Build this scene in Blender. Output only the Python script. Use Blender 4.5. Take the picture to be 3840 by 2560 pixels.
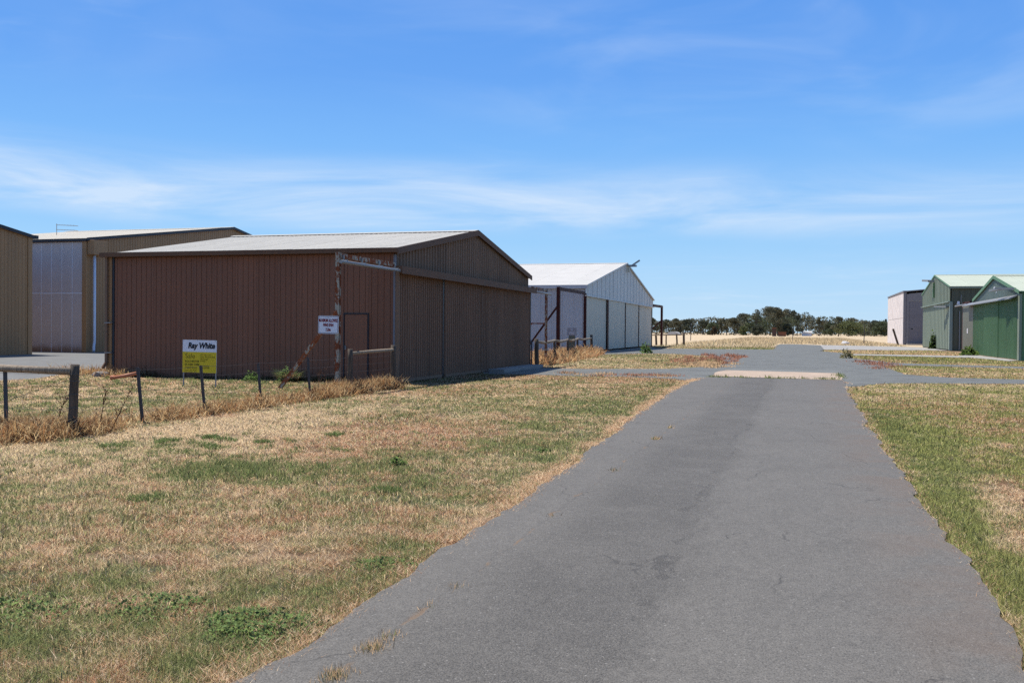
import bpy, bmesh, math, random
import numpy as np
from mathutils import Vector, Matrix, geometry
for o in list(bpy.data.objects): bpy.data.objects.remove(o)
SC = bpy.context.scene
COL = SC.collection
R = math.radians
rng = np.random.default_rng(7)
random.seed(7)

# ------------------------------------------------------------------ camera
YAW, PITCH, ROLL, EYE = R(16.7), math.atan(-41/3600), .0085, 1.62
f0 = Vector((-math.sin(YAW), math.cos(YAW), 0)); Rt = Vector((math.cos(YAW), math.sin(YAW), 0))
fw = f0*math.cos(PITCH) + Vector((0, 0, 1))*math.sin(PITCH)
Up = Rt.cross(fw)
cr = Rt*math.cos(ROLL) + Up*math.sin(ROLL); cu = Up*math.cos(ROLL) - Rt*math.sin(ROLL)
cam = bpy.data.cameras.new('camera'); cam.sensor_width = 36; cam.lens = 33.75
cam.clip_start = .05; cam.clip_end = 6000
co = bpy.data.objects.new('camera', cam); COL.objects.link(co)
co.matrix_world = Matrix(((cr.x, cu.x, -fw.x, 0), (cr.y, cu.y, -fw.y, 0), (cr.z, cu.z, -fw.z, EYE), (0, 0, 0, 1)))
SC.camera = co
SC.cycles.use_denoising = False

# ------------------------------------------------------------------ light
SUN = Vector((-.42, .17, 1)).normalized()
EL = math.asin(SUN.z); AZ = math.atan2(SUN.x, SUN.y)
sl = bpy.data.lights.new('sun', 'SUN'); sl.energy = 5.0; sl.angle = R(.53); sl.color = (1, .945, .86)
so = bpy.data.objects.new('sun', sl); COL.objects.link(so)
so.rotation_euler = (-SUN).to_track_quat('-Z', 'Y').to_euler(); so.location = (-20, 10, 40)
SC.view_settings.view_transform = 'Standard'; SC.view_settings.look = 'None'
SC.view_settings.exposure = .2; SC.view_settings.gamma = 1; SC.view_settings.use_curve_mapping = False

W = bpy.data.worlds.new('World'); SC.world = W; W.use_nodes = True
class NT:
    """tiny helper round a node tree"""
    def __init__(s, t): s.t = t; s.n = t.nodes; s.l = t.links
    def new(s, typ, ins=None, **kw):
        n = s.n.new(typ)
        for k, v in kw.items(): setattr(n, k, v)
        for k, v in (ins or {}).items():
            i = n.inputs[k]
            if isinstance(v, bpy.types.NodeSocket): s.l.new(v, i)
            else: i.default_value = v
        return n
    def math(s, op, a, b=0., c=0., clamp=False):
        n = s.new('ShaderNodeMath', {0: a, 1: b, 2: c}, operation=op, use_clamp=clamp); return n.outputs[0]
    def mix(s, f, a, b, mode='MIX'):
        n = s.new('ShaderNodeMix', data_type='RGBA', blend_type=mode, clamp_factor=True)
        for k, v in ((0, f), (6, a), (7, b)):
            i = n.inputs[k]
            if isinstance(v, bpy.types.NodeSocket): s.l.new(v, i)
            else: i.default_value = (*v, 1) if (k > 0 and len(v) == 3) else v
        return n.outputs[2]
    def noise(s, vec, scale, detail=4, rough=.55, dist=0, out=0):
        return s.new('ShaderNodeTexNoise', {'Vector': vec, 'Scale': scale, 'Detail': detail, 'Roughness': rough, 'Distortion': dist}).outputs[out]
    def mapr(s, v, a, b, c=0., d=1., smooth=True):
        n = s.new('ShaderNodeMapRange', {0: v, 1: a, 2: b, 3: c, 4: d}, interpolation_type='SMOOTHSTEP' if smooth else 'LINEAR'); return n.outputs[0]
    def mapping(s, vec, scale=(1, 1, 1), rot=(0, 0, 0), loc=(0, 0, 0)):
        return s.new('ShaderNodeMapping', {'Vector': vec, 'Scale': scale, 'Rotation': rot, 'Location': loc}).outputs[0]
    def sep(s, v): return s.new('ShaderNodeSeparateXYZ', {0: v}).outputs
    def comb(s, x, y, z): return s.new('ShaderNodeCombineXYZ', {0: x, 1: y, 2: z}).outputs[0]

w = NT(W.node_tree); w.n.clear()
sky = w.new('ShaderNodeTexSky', sky_type='NISHITA', sun_disc=False, sun_elevation=EL, sun_rotation=AZ, altitude=100, air_density=1.0, dust_density=.2, ozone_density=1.5)
tc = w.new('ShaderNodeTexCoord').outputs['Generated']
x, y, z = w.sep(tc)
az = w.math('ARCTAN2', x, y); el = w.math('ARCSINE', z)
# the clear sky of the place: a deep southern summer blue
rp = w.new('ShaderNodeValToRGB', {'Fac': w.math('DIVIDE', w.math('MAXIMUM', el, 0.), 1.5708)})
STOPS = ((0., (.515, .76, 1.)), (.036, (.407, .69, 1.01)), (.058, (.320, .63, 1.01)), (.12, (.190, .49, 1.0)), (.163, (.132, .39, .945)), (.23, (.094, .32, .88)), (.5, (.085, .21, .55)), (1., (.085, .18, .44)))
while len(rp.color_ramp.elements) < len(STOPS): rp.color_ramp.elements.new(.5)
for e_, (p_, c_) in zip(rp.color_ramp.elements, STOPS): e_.position = p_; e_.color = (*c_, 1)
rc = w.new('ShaderNodeVectorMath', {0: rp.outputs[0], 'Scale': 7.0}, operation='SCALE').outputs[0]
skyc = w.mix(.9, sky.outputs[0], rc)
# cirrus, laid out in azimuth and elevation: long streaks and a denser bank low in the sky all round
sv = w.comb(w.math('MULTIPLY', az, 1.6), w.math('MULTIPLY', el, 9.), 0.)
wob = w.noise(w.comb(w.math('MULTIPLY', az, 1.3), 0., 3.), 1.2, 2)
streak = w.noise(w.mapping(sv, (1, 1.1, 1), (0, 0, R(7))), 2.0, 8, .56, .7)
fine = w.noise(w.mapping(sv, (1.6, 3.6, 1), (0, 0, R(16))), 3.2, 8, .66, .5)
# bank: centre elevation drifts with azimuth
azs = w.math('ADD', az, .29)
cen = w.math('ADD', w.math('MULTIPLY_ADD', azs, -.022, .112), w.math('MULTIPLY', w.math('SUBTRACT', wob, .5), .03))
dd = w.math('SUBTRACT', el, cen)
below = w.mapr(dd, -.024, .006); above = w.mapr(dd, .070, .012)
bank = w.math('MULTIPLY', below, above)
bank = w.math('MULTIPLY', bank, w.mapr(streak, .28, .70))
bank = w.math('MULTIPLY', bank, w.math('MULTIPLY_ADD', fine, .9, .45))
veil = w.math('MULTIPLY', w.mapr(streak, .50, .78), w.mapr(w.noise(w.comb(w.math('MULTIPLY', az, 1.2), w.math('MULTIPLY', el, 2.2), 7.), 1.5, 3), .42, .70))
veil = w.math('MULTIPLY', veil, w.math('MULTIPLY_ADD', fine, .7, .15))
w2n = w.noise(w.mapping(w.comb(w.math('MULTIPLY', az, 1.9), w.math('MULTIPLY', el, 6.), 2.), (1, 1.2, 1), (0, 0, R(-24))), 1.9, 5, .5, .6)
wisp = w.math('MULTIPLY', w.math('MULTIPLY', w.mapr(w2n, .42, .80), w.mapr(el, .14, .27)), w.mapr(az, -.62, .05, .06, .36))
veil = w.math('ADD', veil, wisp)
low = w.math('MULTIPLY', w.mapr(el, .10, .02), w.math('MULTIPLY', w.mapr(fine, .48, .75), .30))
bank = w.math('MULTIPLY', bank, w.mapr(az, .5, -.6, .45, 1.1))
cl = w.math('MINIMUM', w.math('ADD', w.math('ADD', w.math('MULTIPLY', bank, .92), w.math('MULTIPLY', veil, .95)), low), .7)
skyc = w.mix(cl, skyc, (5.4, 6.2, 7.2))
bg = w.new('ShaderNodeBackground', {'Color': skyc, 'Strength': .12})
wo = w.new('ShaderNodeOutputWorld', {'Surface': bg.outputs[0]})

# ------------------------------------------------------------------ materials
def material(name):
    m = bpy.data.materials.new(name); m.use_nodes = True
    t = NT(m.node_tree); t.n.clear()
    b = t.new('ShaderNodeBsdfPrincipled'); t.new('ShaderNodeOutputMaterial', {'Surface': b.outputs[0]})
    t.pos = t.new('ShaderNodeNewGeometry').outputs['Position']
    return m, t, b
def setc(t, b, col, rough=None, bump=None, bstr=.3, bdist=.01, metal=None):
    if isinstance(col, bpy.types.NodeSocket): t.l.new(col, b.inputs['Base Color'])
    else: b.inputs['Base Color'].default_value = (*col, 1)
    if rough is not None:
        if isinstance(rough, bpy.types.NodeSocket): t.l.new(rough, b.inputs['Roughness'])
        else: b.inputs['Roughness'].default_value = rough
    if metal is not None: b.inputs['Metallic'].default_value = metal
    if bump is not None:
        n = t.new('ShaderNodeBump', {'Height': bump, 'Strength': bstr, 'Distance': bdist})
        t.l.new(n.outputs[0], b.inputs['Normal'])
def scl(c, k): return tuple(v*k for v in c)

def metal_sheet(name, col, rough=.45, dirt=(.12, .09, .06), amt=.25, var=.10, spec=.4, fade=None):
    """factory-painted steel sheet: each sheet a hair different, weather streaks running down it, dust"""
    m, t, b = material(name)
    rnd = t.new('ShaderNodeObjectInfo').outputs['Random']
    k = t.math('MULTIPLY_ADD', rnd, var, 1-var/2)
    st = t.noise(t.mapping(t.pos, (6, 6, .35)), 1., 5, .6)
    bl = t.noise(t.pos, .8, 4, .55)
    gr = t.noise(t.pos, 60., 3, .6)
    k = t.math('MULTIPLY', k, t.math('MULTIPLY_ADD', bl, .24, .88))
    k = t.math('MULTIPLY', k, t.math('MULTIPLY_ADD', gr, .05, .975))
    c = t.mix(1., (*col, 1), t.comb(k, k, k), 'MULTIPLY')
    if fade: c = t.mix(t.mapr(bl, .45, .65), c, (*fade, 1))
    c = t.mix(t.math('MULTIPLY', t.mapr(st, .48, .75), amt), c, (*dirt, 1))
    setc(t, b, c, t.math('MULTIPLY_ADD', bl, .25, rough-.1), t.noise(t.pos, 2.5, 2), .10, .01)
    b.inputs['Specular IOR Level'].default_value = spec
    return m
def plain(name, col, rough=.6, var=.12, scale=6., metal=0., bump=.15):
    m, t, b = material(name)
    n1 = t.noise(t.pos, scale, 5, .6); n2 = t.noise(t.pos, scale*14, 3, .6)
    k = t.math('MULTIPLY', t.math('MULTIPLY_ADD', n1, var*2, 1-var), t.math('MULTIPLY_ADD', n2, var*1.4, 1-var*.7))
    c = t.mix(1., (*col, 1), t.comb(k, k, k), 'MULTIPLY')
    setc(t, b, c, rough, n2, bump, .005, metal)
    b.inputs['Specular IOR Level'].default_value = .2
    return m
def rusty(name, paint, rust=(.15, .045, .022), level=.5, scale=3.):
    """old flaking paint over rusted steel"""
    m, t, b = material(name)
    n1 = t.noise(t.mapping(t.pos, (1, 1, .6)), scale*2.2, 8, .68, .3); n2 = t.noise(t.pos, 40., 4, .6)
    f = t.mapr(n1, level-.035, level+.035)
    rc = t.mix(n2, scl(rust, .55), scl(rust, 1.5))
    pc = t.mix(t.mapr(n2, .4, .75), paint, scl(paint, .72))
    setc(t, b, t.mix(f, pc, rc), t.math('MULTIPLY_ADD', f, .3, .55), t.math('ADD', t.math('MULTIPLY', f, -.6), n2), .35, .004)
    b.inputs['Specular IOR Level'].default_value = .12
    return m
def timber(name, col, dark):
    m, t, b = material(name)
    g = t.noise(t.mapping(t.pos, (30, 30, 2.2)), 1., 6, .65, .6); g2 = t.noise(t.pos, 3., 4)
    c = t.mix(t.mapr(g, .35, .68), dark, col)
    c = t.mix(t.math('MULTIPLY', t.mapr(g2, .45, .65), .5), c, scl(col, .62))
    setc(t, b, c, .85, g, .5, .006)
    return m
def concrete(name, col, stain=(.16, .12, .08)):
    m, t, b = material(name)
    n1 = t.noise(t.pos, 1.1, 6, .6); n2 = t.noise(t.pos, 45., 4, .6); n3 = t.noise(t.pos, .5, 4, .6)
    c = t.mix(t.mapr(n1, .3, .7), scl(col, .82), scl(col, 1.08))
    c = t.mix(t.math('MULTIPLY', t.mapr(n2, .5, .8), .35), c, scl(col, .6))
    c = t.mix(t.math('MULTIPLY', t.mapr(n3, .55, .75), .4), c, stain)
    setc(t, b, c, .9, n2, .3, .005)
    return m
def asphalt(name, coarse, worn, main=True):
    m, t, b = material(name)
    px_, py_, pz_ = t.sep(t.pos)
    agg = t.new('ShaderNodeTexVoronoi', {'Vector': t.pos, 'Scale': 120.}, feature='F1')
    ad = agg.outputs['Distance']; ac = t.sep(agg.outputs['Color'])[0]
    agf = t.noise(t.pos, 210., 3, .7); pit = t.noise(t.mapping(t.pos, (1.3, 1, 1)), 85., 4, .7)
    n1 = t.noise(t.mapping(t.pos, (1, .30, 1)), .9, 6, .6, .3); n2 = t.noise(t.pos, .35, 4, .55); n3 = t.noise(t.mapping(t.pos, (1, .5, 1)), 4., 6, .7)
    n4 = t.noise(t.mapping(t.pos, (.75, .8, 1)), 1.3, 6, .62, .5)
    if main:   # an old resheeting joint: the left of the lane kept its coarse open chip, the right is smoother
        ex = t.math('ADD', px_, t.math('MULTIPLY', t.math('SUBTRACT', n3, .5), .55))
        ex = t.math('ADD', ex, t.math('MULTIPLY', t.math('SUBTRACT', n1, .5), .8))
        cm = t.math('MULTIPLY', t.mapr(ex, -.55, -1.05), t.mapr(ex, -2.25, -1.55))
        cm = t.math('MULTIPLY', cm, t.math('MULTIPLY_ADD', t.mapr(n4, .35, .62), .4, .45))
        cm = t.math('MAXIMUM', cm, t.math('MULTIPLY', t.mapr(n4, .56, .70), .38))
        sm_ = t.math('MULTIPLY', t.mapr(t.math('ABSOLUTE', t.math('ADD', ex, .86)), .10, .02), t.mapr(n3, .42, .6))
        cm = t.math('MAXIMUM', t.math('MULTIPLY', cm, .68), t.math('MULTIPLY', sm_, .9))
    else:
        cm = t.mapr(n4, .45, .75)
    c = t.mix(cm, worn, coarse)
    k = t.math('MULTIPLY_ADD', n2, .30, .85)
    k = t.math('MULTIPLY', k, t.math('MULTIPLY_ADD', n3, .40, .80))
    k = t.math('MULTIPLY', k, t.math('MULTIPLY_ADD', t.noise(t.mapping(t.pos, (1, .7, 1)), 17., 5, .75), .75, .63))
    c = t.mix(1., c, t.comb(k, k, k), 'MULTIPLY')
    # stone chip: most dark, a few pale
    c = t.mix(t.math('MULTIPLY', t.mapr(ac, .45, 1.), .34), c, scl(worn, 1.7))
    c = t.mix(t.math('MULTIPLY', t.mapr(ac, .30, .0), .40), c, scl(coarse, .5))
    c = t.mix(t.math('MULTIPLY', t.mapr(pit, .50, .64), t.math('MULTIPLY_ADD', cm, .45, .52)), c, scl(coarse, .30))
    c = t.mix(t.mapr(ac, .992, .998), c, (.26, .245, .22))
    # fine cracks that come and go
    cv = t.new('ShaderNodeTexVoronoi', {'Vector': t.mix(.16, t.mapping(t.pos, (1, .42, 1)), t.new('ShaderNodeTexNoise', {'Vector': t.pos, 'Scale': 5., 'Detail': 6.}).outputs['Color']), 'Scale': 1.0}, feature='DISTANCE_TO_EDGE').outputs[0]
    crack = t.math('MULTIPLY', t.mapr(cv, .008, .002), t.mapr(t.noise(t.pos, .6, 3), .50, .62))
    c = t.mix(t.math('MULTIPLY', crack, .45), c, (.018, .017, .016))
    if main:   # brown silt washed onto the right edge, and along the open joint on the left
        silt = t.math('MULTIPLY', t.mapr(t.math('ADD', px_, t.math('MULTIPLY', n1, .5)), .45, 1.35), t.mapr(n4, .38, .62))
        c = t.mix(t.math('MULTIPLY', silt, .36), c, (.17, .115, .078))
        jn = t.math('ABSOLUTE', t.math('ADD', t.math('ADD', px_, 2.06), t.math('MULTIPLY', t.math('SUBTRACT', n3, .5), .22)))
        jm = t.math('MULTIPLY', t.mapr(jn, .022, .006), t.mapr(t.noise(t.mapping(t.pos, (3, 1.2, 1)), 1.6, 4), .52, .60))
        c = t.mix(t.math('MULTIPLY', jm, .75), c, (.22, .145, .085))
        c = t.mix(t.math('MULTIPLY', t.mapr(jn, .014, .004), .16), c, (.03, .028, .026))
    else:
        rs = t.math('MULTIPLY', t.mapr(n1, .55, .72), t.mapr(n3, .5, .65))
        c = t.mix(t.math('MULTIPLY', rs, .25), c, (.17, .10, .065))
        pt = t.math('MULTIPLY', t.mapr(py_, 41.2, 41.6), t.mapr(py_, 44.0, 43.6))      # smoother patch behind the pad
        c = t.mix(t.math('MULTIPLY', t.math('MULTIPLY', pt, t.mapr(t.math('ABSOLUTE', t.math('ADD', px_, .6)), 2.4, 2.1)), .5), c, scl(worn, 1.25))
    h = t.math('ADD', t.math('MULTIPLY', ad, -1.), t.math('ADD', t.math('MULTIPLY', agf, .4), t.math('MULTIPLY', pit, -.6)))
    setc(t, b, c, .72, h, t.math('MULTIPLY_ADD', cm, .45, .3), .012)
    b.inputs['Specular IOR Level'].default_value = .25
    return m
def attr_mat(name, rough=.9, transl=.0, spec=.2, up=0.):
    m, t, b = material(name)
    a = t.new('ShaderNodeAttribute', attribute_name='tint').outputs[0]
    if transl:
        b.inputs['Roughness'].default_value = rough; b.inputs['Specular IOR Level'].default_value = spec
        t.l.new(a, b.inputs['Base Color'])
        gn = t.new('ShaderNodeNewGeometry').outputs['Normal']
        nn = t.new('ShaderNodeVectorMath', {0: t.mix(up, gn, (0, 0, 1, 1)) if up else gn}, operation='NORMALIZE').outputs[0]
        if up: t.l.new(nn, b.inputs['Normal'])
        tr = t.new('ShaderNodeBsdfTranslucent', {'Color': a})
        mx = t.new('ShaderNodeMixShader', {0: transl, 1: b.outputs[0], 2: tr.outputs[0]})
        t.l.new(mx.outputs[0], [n for n in t.n if n.type == 'OUTPUT_MATERIAL'][0].inputs[0])
    else:
        n1 = t.noise(t.pos, 22., 6, .7); n2 = t.noise(t.pos, 4., 5, .6); n3 = t.noise(t.pos, 110., 3, .7)
        k = t.math('MULTIPLY', t.math('MULTIPLY_ADD', n1, .9, .55), t.math('MULTIPLY_ADD', n2, .4, .8))
        k = t.math('MULTIPLY', k, t.math('MULTIPLY_ADD', n3, .7, .65))
        setc(t, b, t.mix(1., a, t.comb(k, k, k), 'MULTIPLY'), rough, t.math('ADD', n1, n3), .6, .03)
        b.inputs['Specular IOR Level'].default_value = spec
    return m

M = {}
M['brown'] = metal_sheet('brown_sheet', (.215, .092, .052), .55, (.19, .125, .095), .22, .18, .25)
M['brown_gable'] = metal_sheet('brown_gable_sheet', (.205, .13, .086), .6, (.075, .05, .04), .5, .22, .15)
M['brown_door'] = metal_sheet('brown_door_sheet', (.20, .117, .076), .6, (.08, .05, .04), .5, .22, .15)
M['brown_trim'] = metal_sheet('brown_trim', (.150, .088, .058), .6, (.07, .05, .04), .25, .1, .1)
M['roof_pale'] = metal_sheet('pale_roof_sheet', (.475, .455, .405), .8, (.26, .24, .2), .35, .07, .04)
M['beige'] = metal_sheet('beige_sheet', (.345, .19, .084), .5, (.13, .105, .07), .2)
M['cream_roof'] = metal_sheet('cream_roof_sheet', (.66, .60, .49), .8, (.42, .38, .3), .2, .03, .04)
M['dark_trim'] = plain('dark_blue_grey_trim', (.035, .04, .05), .4)
M['galv'] = metal_sheet('bare_zinc_sheet', (.52, .49, .49), .5, (.36, .33, .32), .2, .08, .3)
M['white_sheet'] = metal_sheet('off_white_sheet', (.64, .61, .56), .5, (.25, .24, .2), .3, .08)
M['white_door'] = metal_sheet('pale_blue_grey_door', (.56, .50, .39), .5, (.25, .25, .24), .3, .06)
M['white_roof'] = metal_sheet('white_roof_sheet', (.52, .505, .47), .8, (.4, .38, .34), .2, .04, .04)
M['maroon'] = rusty('maroon_steel', (.055, .014, .012), (.10, .03, .018), .58)
M['rust_white'] = rusty('flaking_white_paint_on_rust', (.40, .36, .28), (.20, .06, .026), .49)
M['rust_brace'] = rusty('rusted_brace_steel', (.42, .36, .27), (.24, .075, .032), .47)
M['zinc'] = plain('galvanised_steel', (.28, .28, .28), .45, .15, 8., .4)
M['white_pvc'] = plain('white_pipe', (.62, .66, .74), .35, .06)
M['green_door'] = metal_sheet('green_ribbed_door', (.115, .215, .100), .5, (.04, .06, .045), .3, .08)
M['green_wall'] = metal_sheet('grey_green_sheet', (.215, .25, .18), .5, (.08, .09, .075), .25, .06)
M['green_gable'] = metal_sheet('faded_green_gable_sheet', (.22, .27, .23), .5, (.12, .14, .12), .4, .1)
M['green_roof'] = metal_sheet('pale_green_roof_sheet', (.44, .475, .385), .8, (.34, .37, .3), .2, .03, .04)
M['green_trim'] = plain('bright_green_capping', (.13, .25, .15), .6)
M['grey_leaf'] = metal_sheet('drab_grey_green_door', (.125, .13, .092), .5, (.08, .08, .06), .25)
M['pink'] = concrete('pinkish_panel_wall', (.68, .625, .61), (.58, .52, .5))
M['green_shaded'] = metal_sheet('shade_darkened_green_sheet', (.115, .12, .085), .6, (.09, .07, .05), .3, .06, .15)  # far green hangar's side wall: its shade deepened in the sheet colour
M['dove'] = metal_sheet('blue_grey_wall', (.17, .165, .185), .5, (.1, .1, .1), .15)
M['dove_door'] = metal_sheet('blue_grey_roller_door', (.145, .14, .165), .5, (.1, .1, .1), .15)
M['wood_dark'] = timber('old_dark_treated_pine', (.125, .088, .058), (.04, .03, .022))
M['wood_pale'] = timber('weathered_pine_rail', (.40, .31, .21), (.16, .115, .075))
M['picket'] = plain('weathered_steel_picket', (.075, .075, .08), .6, .2, 10.)
M['wire'] = plain('fence_wire', (.12, .11, .10), .5, .1)
M['terracotta'] = plain('terracotta_pvc', (.52, .20, .10), .5, .12)
M['rubble'] = concrete('rubble', (.26, .23, .2))
M['conc_pink'] = concrete('tan_concrete', (.43, .325, .235), (.3, .22, .15))
M['conc'] = concrete('grey_concrete', (.33, .315, .29))
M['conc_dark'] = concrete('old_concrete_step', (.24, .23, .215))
M['sign_white'] = plain('sign_white_enamel', (.74, .74, .78), .35, .03)
M['sign_grey'] = plain('sign_grey_enamel', (.50, .52, .56), .35, .05)
M['sign_dull'] = plain('sign_dull_zinc', (.30, .29, .30), .5, .08)
M['sign_yellow'] = plain('sign_yellow', (.64, .48, .025), .4, .03)
M['ink'] = plain('dark_navy_ink', (.012, .012, .02), .5, .05)
M['ink_soft'] = plain('brown_ink', (.09, .07, .012), .5, .05)
M['red_ink'] = plain('red_ink', (.22, .014, .02), .5, .1)
M['black'] = plain('black_plastic', (.02, .02, .022), .4)
M['brick'] = plain('weathered_red_brick', (.20, .085, .05), .9, .25, 2.)
M['old_brick'] = plain('sooty_brick', (.085, .052, .042), .9, .25, 2.)
M['stone'] = concrete('white_stone', (.7, .68, .66))
M['main_road'] = asphalt('old_grey_asphalt', (.096, .088, .076), (.139, .128, .110), True)
M['drive'] = asphalt('bluish_seal', (.114, .115, .104), (.150, .152, .137), False)
M['gravel'] = concrete('blue_metal_gravel', (.165, .165, .155), (.14, .13, .11))
M['ground'] = attr_mat('dry_lawn_ground')
M['blade'] = attr_mat('grass_blade', .8, .30, .1, .9)
M['leaf'] = attr_mat('eucalypt_leaf', .7, .15, .2)
M['bark'] = timber('gum_bark', (.10, .085, .07), (.05, .04, .035))
def foil():
    m, t, b = material('reflective_foil_lining')
    px_, py_, pz_ = t.sep(t.pos)
    n = t.noise(t.pos, 1.5, 6, .65); n2 = t.noise(t.mapping(t.pos, (3, 3, 14)), 1., 4, .6)
    c = t.mix(n, (.45, .385, .36), (.60, .52, .49))
    hh = t.math('ADD', pz_, t.math('MULTIPLY', t.math('SUBTRACT', n, .5), .6))
    c = t.mix(t.math('MULTIPLY', t.mapr(hh, .55, .05), .8), c, (.24, .13, .05))   # mud splashed up by rain
    setc(t, b, c, .55, t.math('ADD', n2, n), .15, .01, .1)
    return m
M['foil'] = foil()

# ------------------------------------------------------------------ mesh helpers
class MB:
    def __init__(s): s.v = []; s.f = []
    def add(s, vs, fs):
        o = len(s.v); s.v += [tuple(p) for p in vs]; s.f += [tuple(i+o for i in f) for f in fs]; return s
    def box(s, x0, x1, y0, y1, z0, z1):
        return s.add([(a, b, c) for c in (z0, z1) for b in (y0, y1) for a in (x0, x1)],
                     [(0, 2, 3, 1), (4, 5, 7, 6), (0, 1, 5, 4), (2, 6, 7, 3), (0, 4, 6, 2), (1, 3, 7, 5)])
    def beam(s, p, q, wd, hg, up=(0, 0, 1)):
        p, q = Vector(p), Vector(q); d = (q-p).normalized(); u = Vector(up)
        if abs(d.dot(u)) > .97: u = Vector((0, 1, 0))
        a = d.cross(u).normalized()*(wd/2); b = a.cross(d).normalized()*(hg/2)
        vs = [c+i*a+j*b for c in (p, q) for i, j in ((-1, -1), (1, -1), (1, 1), (-1, 1))]
        return s.add(vs, [(3, 2, 1, 0), (4, 5, 6, 7), (0, 1, 5, 4), (1, 2, 6, 5), (2, 3, 7, 6), (3, 0, 4, 7)])
    def tube(s, pts, rad, n=10, cap=True):
        pts = [Vector(p) for p in pts]; rads = rad if isinstance(rad, (list, tuple)) else [rad]*len(pts)
        vs = []; fs = []
        for i, p in enumerate(pts):
            d = (pts[min(i+1, len(pts)-1)]-pts[max(i-1, 0)]).normalized()
            a = d.orthogonal().normalized() if abs(d.z) > .9 else d.cross(Vector((0, 0, 1))).normalized()
            b = d.cross(a)
            for k in range(n):
                t = 2*math.pi*k/n; vs.append(p+(a*math.cos(t)+b*math.sin(t))*rads[i])
            if i:
                for k in range(n):
                    q = (k+1) % n; fs.append(((i-1)*n+k, (i-1)*n+q, i*n+q, i*n+k))
        if cap: fs += [tuple(range(n))[::-1], tuple(range((len(pts)-1)*n, len(pts)*n))]
        return s.add(vs, fs)
    def prism(s, poly, axis, a0, a1):
        """poly: 2D points in the two other axes, extruded along axis"""
        n = len(poly)
        def P(p, a): return (a, p[0], p[1]) if axis == 'x' else ((p[0], a, p[1]) if axis == 'y' else (p[0], p[1], a))
        vs = [P(p, a0) for p in poly]+[P(p, a1) for p in poly]
        return s.add(vs, [tuple(range(n))[::-1], tuple(range(n, 2*n))]+[(i, (i+1) % n, n+(i+1) % n, n+i) for i in range(n)])
    def data(s, name, mat):
        me = bpy.data.meshes.new(name); me.from_pydata(s.v, [], s.f)
        bm = bmesh.new(); bm.from_mesh(me); bmesh.ops.recalc_face_normals(bm, faces=bm.faces); bm.to_mesh(me); bm.free()
        me.materials.append(mat); return me
    def build(s, name, mat, parent=None, loc=(0, 0, 0), smooth=False, bevel=0):
        me = s.data(name, mat)
        if smooth:
            me.polygons.foreach_set('use_smooth', [len(p.vertices) == 4 for p in me.polygons])
        o = link(name, me, parent, loc)
        if bevel:
            b = o.modifiers.new('bevel', 'BEVEL'); b.width = bevel; b.segments = 2; b.limit_method = 'ANGLE'
        return o
def link(name, data, parent=None, loc=(0, 0, 0)):
    o = bpy.data.objects.new(name, data); COL.objects.link(o); o.location = loc
    if parent: o.parent = parent
    return o
def tag(o, label, cat=None, group=None, kind=None):
    if label: o['label'] = label
    if cat: o['category'] = cat
    if group: o['group'] = group
    if kind: o['kind'] = kind
    return o
def thing(name, label, cat, loc=(0, 0, 0), group=None):
    return tag(link(name, None, None, loc), label, cat, group)
def structure(o): o['kind'] = 'structure'; return o
def text(body, size, mat, parent, loc, rot, name='lettering', shear=0., sx=1., bold=0., align='LEFT', space=1.):
    c = bpy.data.curves.new(name, 'FONT'); c.body = body; c.size = size; c.shear = shear; c.offset = bold
    c.align_x = align; c.align_y = 'CENTER'; c.space_character = space; c.materials.append(mat); c.extrude = .0006; c.resolution_u = 4
    tmp = link('tmp', c); dg = bpy.context.evaluated_depsgraph_get()
    me = bpy.data.meshes.new_from_object(tmp.evaluated_get(dg)); me.name = name; bpy.data.objects.remove(tmp); bpy.data.curves.remove(c)
    if not me.materials: me.materials.append(mat)
    o = link(name, me, parent, loc); o.rotation_euler = rot; o.scale = (sx, 1, 1); return o

# ---- ribbed steel sheets
def profile(wd, pitch, kind='trap', ribw=.035, ribh=.028):
    pts = [(0., 0.)]
    n = max(1, round(wd/pitch)); pt = wd/n
    for i in range(n):
        c = (i+.5)*pt
        if kind == 'trap': pts += [(c-ribw*.9, 0), (c-ribw*.45, ribh), (c+ribw*.45, ribh), (c+ribw*.9, 0)]
        elif kind == 'corr': pts += [(c-pt*.5+pt*k/6, ribh*.5*(1-math.cos(2*math.pi*k/6))) for k in range(1, 6)]
        elif kind == 'pan': pts += [(c-.012, 0), (c-.008, -.014), (c+.008, -.014), (c+.012, 0)]
    pts.append((wd, 0.)); return pts
def sheet_data(prof, U, V, N, lo, hi, mat, name):
    U, V, N = Vector(U), Vector(V), Vector(N)
    m = MB(); vs = []
    for s_, d in prof: vs += [U*s_+N*d+V*lo(s_), U*s_+N*d+V*hi(s_)]
    m.add(vs, [(2*i, 2*i+2, 2*i+3, 2*i+1) for i in range(len(prof)-1)])
    me = bpy.data.meshes.new(name); me.from_pydata(m.v, [], m.f); me.materials.append(mat); return me
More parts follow.
